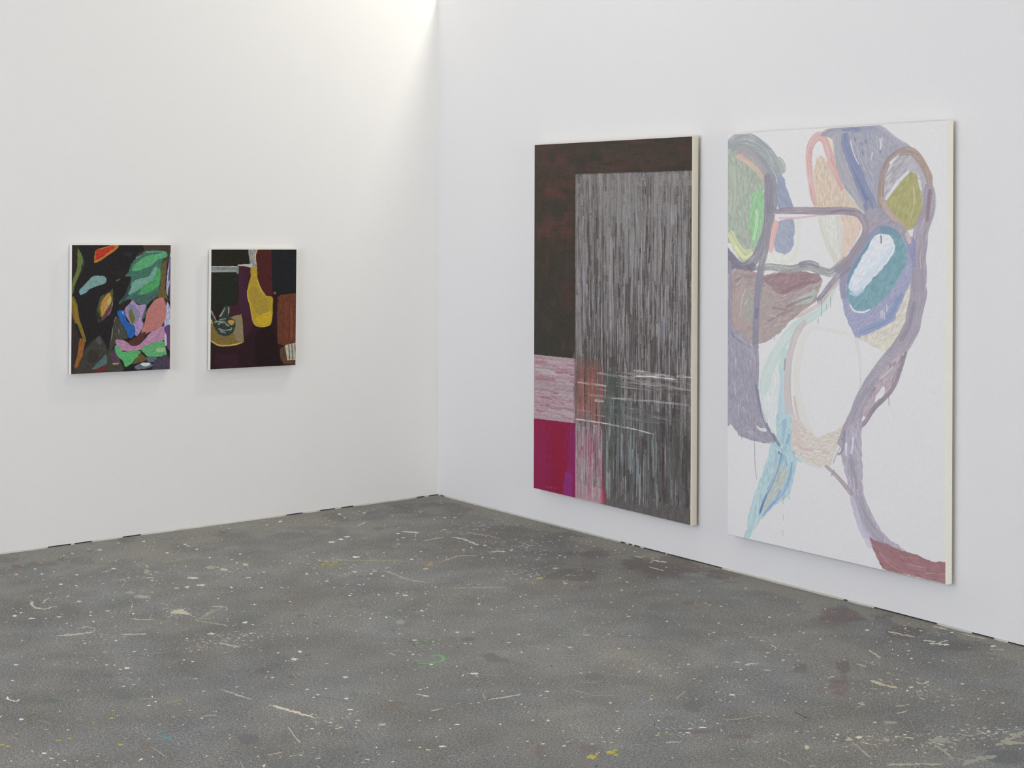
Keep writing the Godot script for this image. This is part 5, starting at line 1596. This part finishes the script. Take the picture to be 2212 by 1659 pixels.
const STREAKS := [
	[[-2.619,0.931,-2.636,0.964,-2.643,1.027,-2.633,1.064,-2.615,1.078,-2.588,1.058],0.0175,206200176],
	[[-2.544,0.918,-2.572,0.943,-2.595,0.984],0.0105,206200176],
	[[-2.590,1.061,-2.566,1.063],0.0165,158158146],
	[[-2.223,1.587,-2.172,1.562,-2.116,1.517,-2.055,1.486],0.0212,150150128],
	[[-2.223,1.587,-2.195,1.650,-2.171,1.700,-2.157,1.741],0.0182,150150128],
	[[-2.076,1.436,-2.034,1.490],0.0264,168168154],
	[[-2.403,1.418,-2.385,1.453,-2.339,1.480],0.0164,176170156],
	[[-2.310,1.201,-2.343,1.267,-2.377,1.330],0.0043,190190160],
	[[-2.153,0.777,-2.196,0.848,-2.245,0.938],0.0050,158158146],
	[[-2.251,1.337,-2.232,1.373,-2.189,1.494],0.0106,158158146],
	[[-2.616,1.439,-2.574,1.424],0.0160,160160150],
	[[-1.990,0.599,-2.012,0.667],0.0066,206200176],
	[[-2.209,0.622,-2.120,0.590],0.0173,158158146],
	[[-1.910,0.602,-1.850,0.605,-1.717,0.567],0.0360,138136128],
	[[-0.693,0.698,-0.676,0.725,-0.660,0.751,-0.644,0.770],0.0359,232232226],
	[[-0.574,0.949,-0.562,0.992,-0.555,1.030,-0.566,1.104,-0.579,1.174],0.0275,206206200],
	[[-0.443,0.913,-0.433,0.978,-0.413,1.038,-0.409,1.118],0.0177,170168150],
	[[-0.792,0.446,-0.748,0.414,-0.718,0.393],0.0177,206200176],
	[[-0.738,0.940,-0.671,0.932,-0.607,0.934],0.0256,170166140],
	[[-0.899,1.342,-0.832,1.320,-0.771,1.307,-0.711,1.352],0.0201,164162146],
	[[-1.210,1.332,-1.205,1.390,-1.210,1.481,-1.208,1.561,-1.171,1.640],0.0227,150152144],
	[[-1.151,1.775,-1.076,1.822,-1.011,1.866,-0.947,1.905],0.0159,166160130],
	[[-1.066,0.977,-1.101,1.026,-1.118,1.087,-1.116,1.133],0.0070,158150126],
	[[-0.633,0.121,-0.644,0.210,-0.634,0.257],0.0151,156154140],
	[[-1.336,1.010,-1.257,1.041,-1.162,1.127,-1.032,1.218],0.0209,156158120],
	[[-0.674,0.788,-0.713,0.844],0.0052,206200176],
	[[-0.626,1.326,-0.564,1.343],0.0274,190188176],
	[[-0.135,1.899,-0.128,1.934,-0.114,1.973],0.0241,232232226],
	[[-0.235,1.989,-0.234,2.041,-0.230,2.082],0.0181,206198170],
	[[-0.480,2.580,-0.491,2.634],0.0077,180170150],
	[[-0.143,1.793,-0.140,1.837],0.0159,206200176],
	[[-0.293,2.309,-0.246,2.285],0.0073,158158146],
	[[-0.224,3.300,-0.225,3.340,-0.220,3.374,-0.207,3.408],0.0192,206200176],
	[[-0.221,3.456,-0.209,3.474,-0.203,3.496],0.0175,232232226],
	[[-0.237,3.495,-0.219,3.513,-0.204,3.533,-0.194,3.551],0.0239,226220200],
	[[-0.205,3.513,-0.172,3.509,-0.150,3.511],0.0114,222218200],
	[[-0.035,3.355,-0.029,3.386,-0.029,3.421],0.0209,206200176],
	[[-0.475,3.417,-0.492,3.447,-0.509,3.479,-0.516,3.501],0.0121,206200176],
	[[-0.752,3.649,-0.755,3.687,-0.754,3.720,-0.746,3.758],0.0223,206198160],
	[[-0.644,3.752,-0.647,3.778,-0.635,3.779,-0.601,3.772],0.0143,200196176],
	[[-0.693,3.094,-0.691,3.115],0.0130,206200176],
	[[-0.708,3.160,-0.724,3.205],0.0072,206200176],
	[[-0.953,3.345,-0.937,3.374],0.0121,190184160],
	[[-0.593,3.488,-0.605,3.549],0.0090,160160150],
	[[-0.638,3.498,-0.644,3.545],0.0144,176172150],
	[[-0.125,3.670,-0.090,3.710],0.0156,176174160],
	[[-0.524,3.951,-0.537,3.987],0.0083,166130120],
	[[-0.030,3.488,-0.025,3.553,-0.014,3.581],0.0138,206200176],
	[[-3.107,2.072,-3.116,2.102,-3.108,2.123,-3.098,2.138,-3.088,2.123],0.0098,232232226],
	[[-2.726,1.480,-2.679,1.496,-2.637,1.503,-2.594,1.508],0.0261,186184170],
	[[-2.527,1.602,-2.494,1.631,-2.448,1.652],0.0224,180178164],
	[[-2.624,1.428,-2.574,1.425],0.0156,176176168],
	[[-2.527,2.422,-2.517,2.460,-2.506,2.514,-2.499,2.557,-2.489,2.579],0.0083,190188172],
	[[-2.285,1.922,-2.271,1.970,-2.255,2.020],0.0238,176172160],
	[[-2.727,2.446,-2.699,2.444,-2.672,2.440],0.0127,150146084],
	[[-2.707,2.641,-2.672,2.633,-2.652,2.651],0.0174,150150140],
	[[-3.021,2.429,-2.991,2.411],0.0076,150146090],
	[[-2.683,2.137,-2.706,2.176],0.0034,206200176],
	[[-3.195,2.263,-3.184,2.244],0.0043,232232226],
	[[-2.474,2.659,-2.465,2.692,-2.452,2.737,-2.441,2.778,-2.430,2.817,-2.421,2.849],0.0182,226216196],
	[[-2.421,2.849,-2.403,2.872],0.0082,158158146],
	[[-2.527,2.878,-2.543,2.932,-2.559,2.990,-2.568,3.027],0.0045,196190160],
	[[-2.424,2.981,-2.394,2.977],0.0120,206200176],
	[[-2.693,3.059,-2.669,3.057,-2.649,3.062],0.0108,180172150],
	[[-2.643,3.103,-2.606,3.105],0.0079,164166140],
	[[-1.863,2.409,-1.862,2.446],0.0096,206200176],
	[[-1.892,3.040,-1.863,3.044,-1.818,3.055],0.0130,188184172],
	[[-2.100,3.019,-2.074,3.020,-2.055,3.021],0.0118,186184150],
	[[-2.004,3.013,-1.973,3.011],0.0083,158158146],
	[[-2.042,2.851,-2.034,2.873,-2.023,2.899],0.0121,186176164],
	[[-2.282,3.377,-2.257,3.382],0.0088,158158146],
	[[-2.622,3.217,-2.622,3.236],0.0054,206200176],
	[[-1.765,2.524,-1.739,2.530,-1.739,2.566,-1.760,2.594,-1.789,2.603,-1.829,2.590,-1.853,2.567],0.0158,98176092],
	[[-1.837,2.536,-1.836,2.571],0.0103,110160100],
	[[-2.117,2.255,-2.094,2.255],0.0102,44044044],
	[[-1.853,3.052,-1.824,3.051,-1.798,3.055,-1.773,3.059],0.0123,190186172],
	[[-0.963,3.278,-0.930,3.277,-0.915,3.297],0.0177,206202184],
	[[-0.970,3.226,-0.947,3.244],0.0138,206200176],
	[[-1.708,3.674,-1.685,3.683,-1.667,3.699],0.0137,176174150],
	[[-1.607,3.121,-1.602,3.163,-1.594,3.207],0.0076,158158146],
	[[-1.234,3.443,-1.251,3.468,-1.288,3.499],0.0034,158158146],
	[[-1.430,3.632,-1.379,3.657,-1.308,3.670],0.0078,166156134],
	[[-1.412,3.405,-1.368,3.379,-1.330,3.362],0.0083,140140124],
	[[-0.694,3.035,-0.674,3.069],0.0215,166164150],
	[[-1.844,3.798,-1.808,3.784],0.0044,158158146],
	[[-1.505,3.804,-1.492,3.820,-1.489,3.841],0.0096,170164140],
	[[-1.336,4.184,-1.294,4.210,-1.252,4.239,-1.204,4.275],0.0202,172166144],
	[[-1.268,4.004,-1.284,4.042,-1.310,4.090,-1.327,4.126],0.0075,170170156],
	[[-1.089,4.165,-1.110,4.206,-1.128,4.240,-1.146,4.270],0.0121,158154140],
	[[-0.953,3.917,-0.934,3.923,-0.905,3.921],0.0099,200196170],
	[[-1.094,4.091,-1.127,4.047],0.0096,206200176],
	[[-0.957,4.143,-0.950,4.168,-0.946,4.190],0.0143,164160140],
	[[-1.539,3.958,-1.537,3.984,-1.545,4.019],0.0084,160160146],
	[[-0.980,3.784,-0.951,3.783],0.0073,206200176],
	[[-1.013,3.802,-0.986,3.808],0.0077,158158146],
	[[-1.142,4.267,-1.121,4.300],0.0120,150150136],
	[[-1.520,4.061,-1.504,4.062,-1.506,4.078],0.0094,160160150],
	[[-1.478,4.105,-1.437,4.096],0.0041,158158146],
	[[-1.197,3.713,-1.204,3.743,-1.209,3.768,-1.212,3.797],0.0071,44044044],
	[[-1.336,3.829,-1.319,3.861],0.0063,60060060],
	[[-1.017,4.071,-1.020,4.095],0.0084,70070072],
	[[-0.955,4.280,-0.883,4.271,-0.837,4.267,-0.773,4.257],0.0256,158156138],
	[[-0.918,4.282,-0.889,4.299,-0.868,4.321],0.0303,162158140],
	[[-1.160,4.312,-1.105,4.313,-1.067,4.318,-1.023,4.327],0.0301,150150136],
	[[-1.027,4.122,-1.034,4.162,-1.039,4.203],0.0326,150150138],
]
const STAINS := [
	[-2.465,0.280,0.027,0.020,0.014,-0.040,150096094,0.6],
	[-2.245,0.260,0.017,0.013,0.012,-0.032,150100096,0.45],
	[-2.088,0.184,0.015,0.012,0.010,-0.026,146092092,0.5],
	[-1.411,0.176,0.011,0.009,0.012,-0.025,140090086,0.5],
	[-2.363,0.287,0.063,0.048,0.016,-0.045,128112112,0.4],
	[-1.336,1.082,0.042,0.032,0.035,-0.060,160158080,0.7],
	[-1.421,1.074,0.012,0.009,0.009,-0.016,160110130,0.5],
	[-0.751,0.573,0.026,0.019,0.023,-0.036,130100112,0.4],
	[-1.865,1.763,0.022,0.017,0.017,-0.031,110092084,0.4],
	[-0.158,2.020,0.166,0.126,0.135,-0.145,108082080,0.5],
	[-0.264,1.647,0.107,0.082,0.047,-0.056,100084084,0.4],
	[-0.601,1.903,0.081,0.061,0.083,-0.101,96080076,0.35],
	[-0.537,2.549,0.022,0.017,0.026,-0.027,120084080,0.4],
	[-0.085,2.296,0.061,0.046,0.070,-0.069,112088084,0.4],
	[-0.065,1.707,0.152,0.115,0.050,-0.056,150146132,0.35],
	[-0.213,3.043,0.129,0.098,0.083,-0.071,112080080,0.45],
	[-0.170,3.352,0.089,0.068,0.060,-0.047,104080080,0.4],
	[-0.198,3.586,0.045,0.034,0.045,-0.033,100084092,0.4],
	[-0.909,3.634,0.038,0.029,0.080,-0.069,136084096,0.5],
	[-0.737,3.518,0.023,0.017,0.087,-0.074,92078082,0.4],
	[-0.833,3.410,0.018,0.014,0.042,-0.038,92078086,0.4],
	[-0.675,3.890,0.031,0.024,0.036,-0.027,150152138,0.45],
	[-0.336,3.857,0.081,0.062,0.077,-0.054,146144134,0.35],
	[-3.009,2.198,0.024,0.018,0.008,-0.021,84128130,0.6],
	[-2.808,2.284,0.024,0.018,0.014,-0.034,96120122,0.4],
	[-2.942,2.773,0.018,0.014,0.012,-0.028,156120080,0.5],
	[-3.120,2.299,0.017,0.013,0.005,-0.013,140124080,0.5],
	[-2.258,1.942,0.044,0.034,0.038,-0.077,150146138,0.5],
	[-2.763,2.068,0.013,0.010,0.010,-0.025,124092096,0.35],
	[-2.671,2.898,0.028,0.021,0.019,-0.037,90092112,0.4],
	[-1.688,2.366,0.041,0.031,0.017,-0.025,104150100,0.55],
	[-1.583,2.379,0.017,0.013,0.013,-0.019,104156092,0.5],
	[-1.847,2.580,0.026,0.020,0.015,-0.023,96140100,0.4],
	[-2.157,2.897,0.027,0.020,0.016,-0.024,150124110,0.5],
	[-1.537,2.433,0.021,0.016,0.018,-0.025,100078070,0.4],
	[-1.600,2.663,0.026,0.020,0.038,-0.052,96086076,0.35],
	[-2.319,2.323,0.019,0.015,0.016,-0.030,108084076,0.35],
	[-2.278,2.445,0.011,0.008,0.010,-0.017,126084076,0.4],
	[-2.206,2.727,0.014,0.010,0.019,-0.031,104130118,0.35],
	[-2.320,3.372,0.016,0.012,0.011,-0.015,150130080,0.4],
	[-2.301,3.254,0.041,0.031,0.022,-0.033,120116090,0.3],
	[-1.919,3.569,0.022,0.017,0.019,-0.022,150116110,0.5],
	[-1.813,3.519,0.007,0.005,0.010,-0.012,150146090,0.5],
	[-1.493,3.269,0.015,0.012,0.008,-0.009,140160090,0.5],
	[-1.411,3.293,0.009,0.007,0.010,-0.011,150144090,0.5],
	[-2.052,3.505,0.016,0.012,0.036,-0.046,130100096,0.35],
	[-1.579,3.652,0.045,0.034,0.018,-0.019,130092092,0.4],
	[-1.491,3.770,0.039,0.030,0.015,-0.014,116084092,0.4],
	[-1.416,3.489,0.024,0.018,0.049,-0.050,80096086,0.35],
	[-1.609,3.270,0.045,0.034,0.031,-0.036,140136124,0.35],
	[-1.547,3.516,0.017,0.013,0.019,-0.020,112134100,0.35],
	[-1.462,3.057,0.025,0.019,0.025,-0.030,112092104,0.35],
	[-1.591,2.722,0.013,0.010,0.013,-0.017,120084074,0.4],
	[-1.331,3.646,0.017,0.013,0.016,-0.016,150148096,0.4],
	[-1.034,4.343,0.055,0.042,0.050,-0.035,84096104,0.5],
	[-0.977,4.263,0.042,0.032,0.026,-0.018,110102096,0.3],
	[-0.653,3.753,0.048,0.036,0.032,-0.025,150148130,0.3],
	[-0.924,3.627,0.047,0.036,0.059,-0.051,140110112,0.35],
]
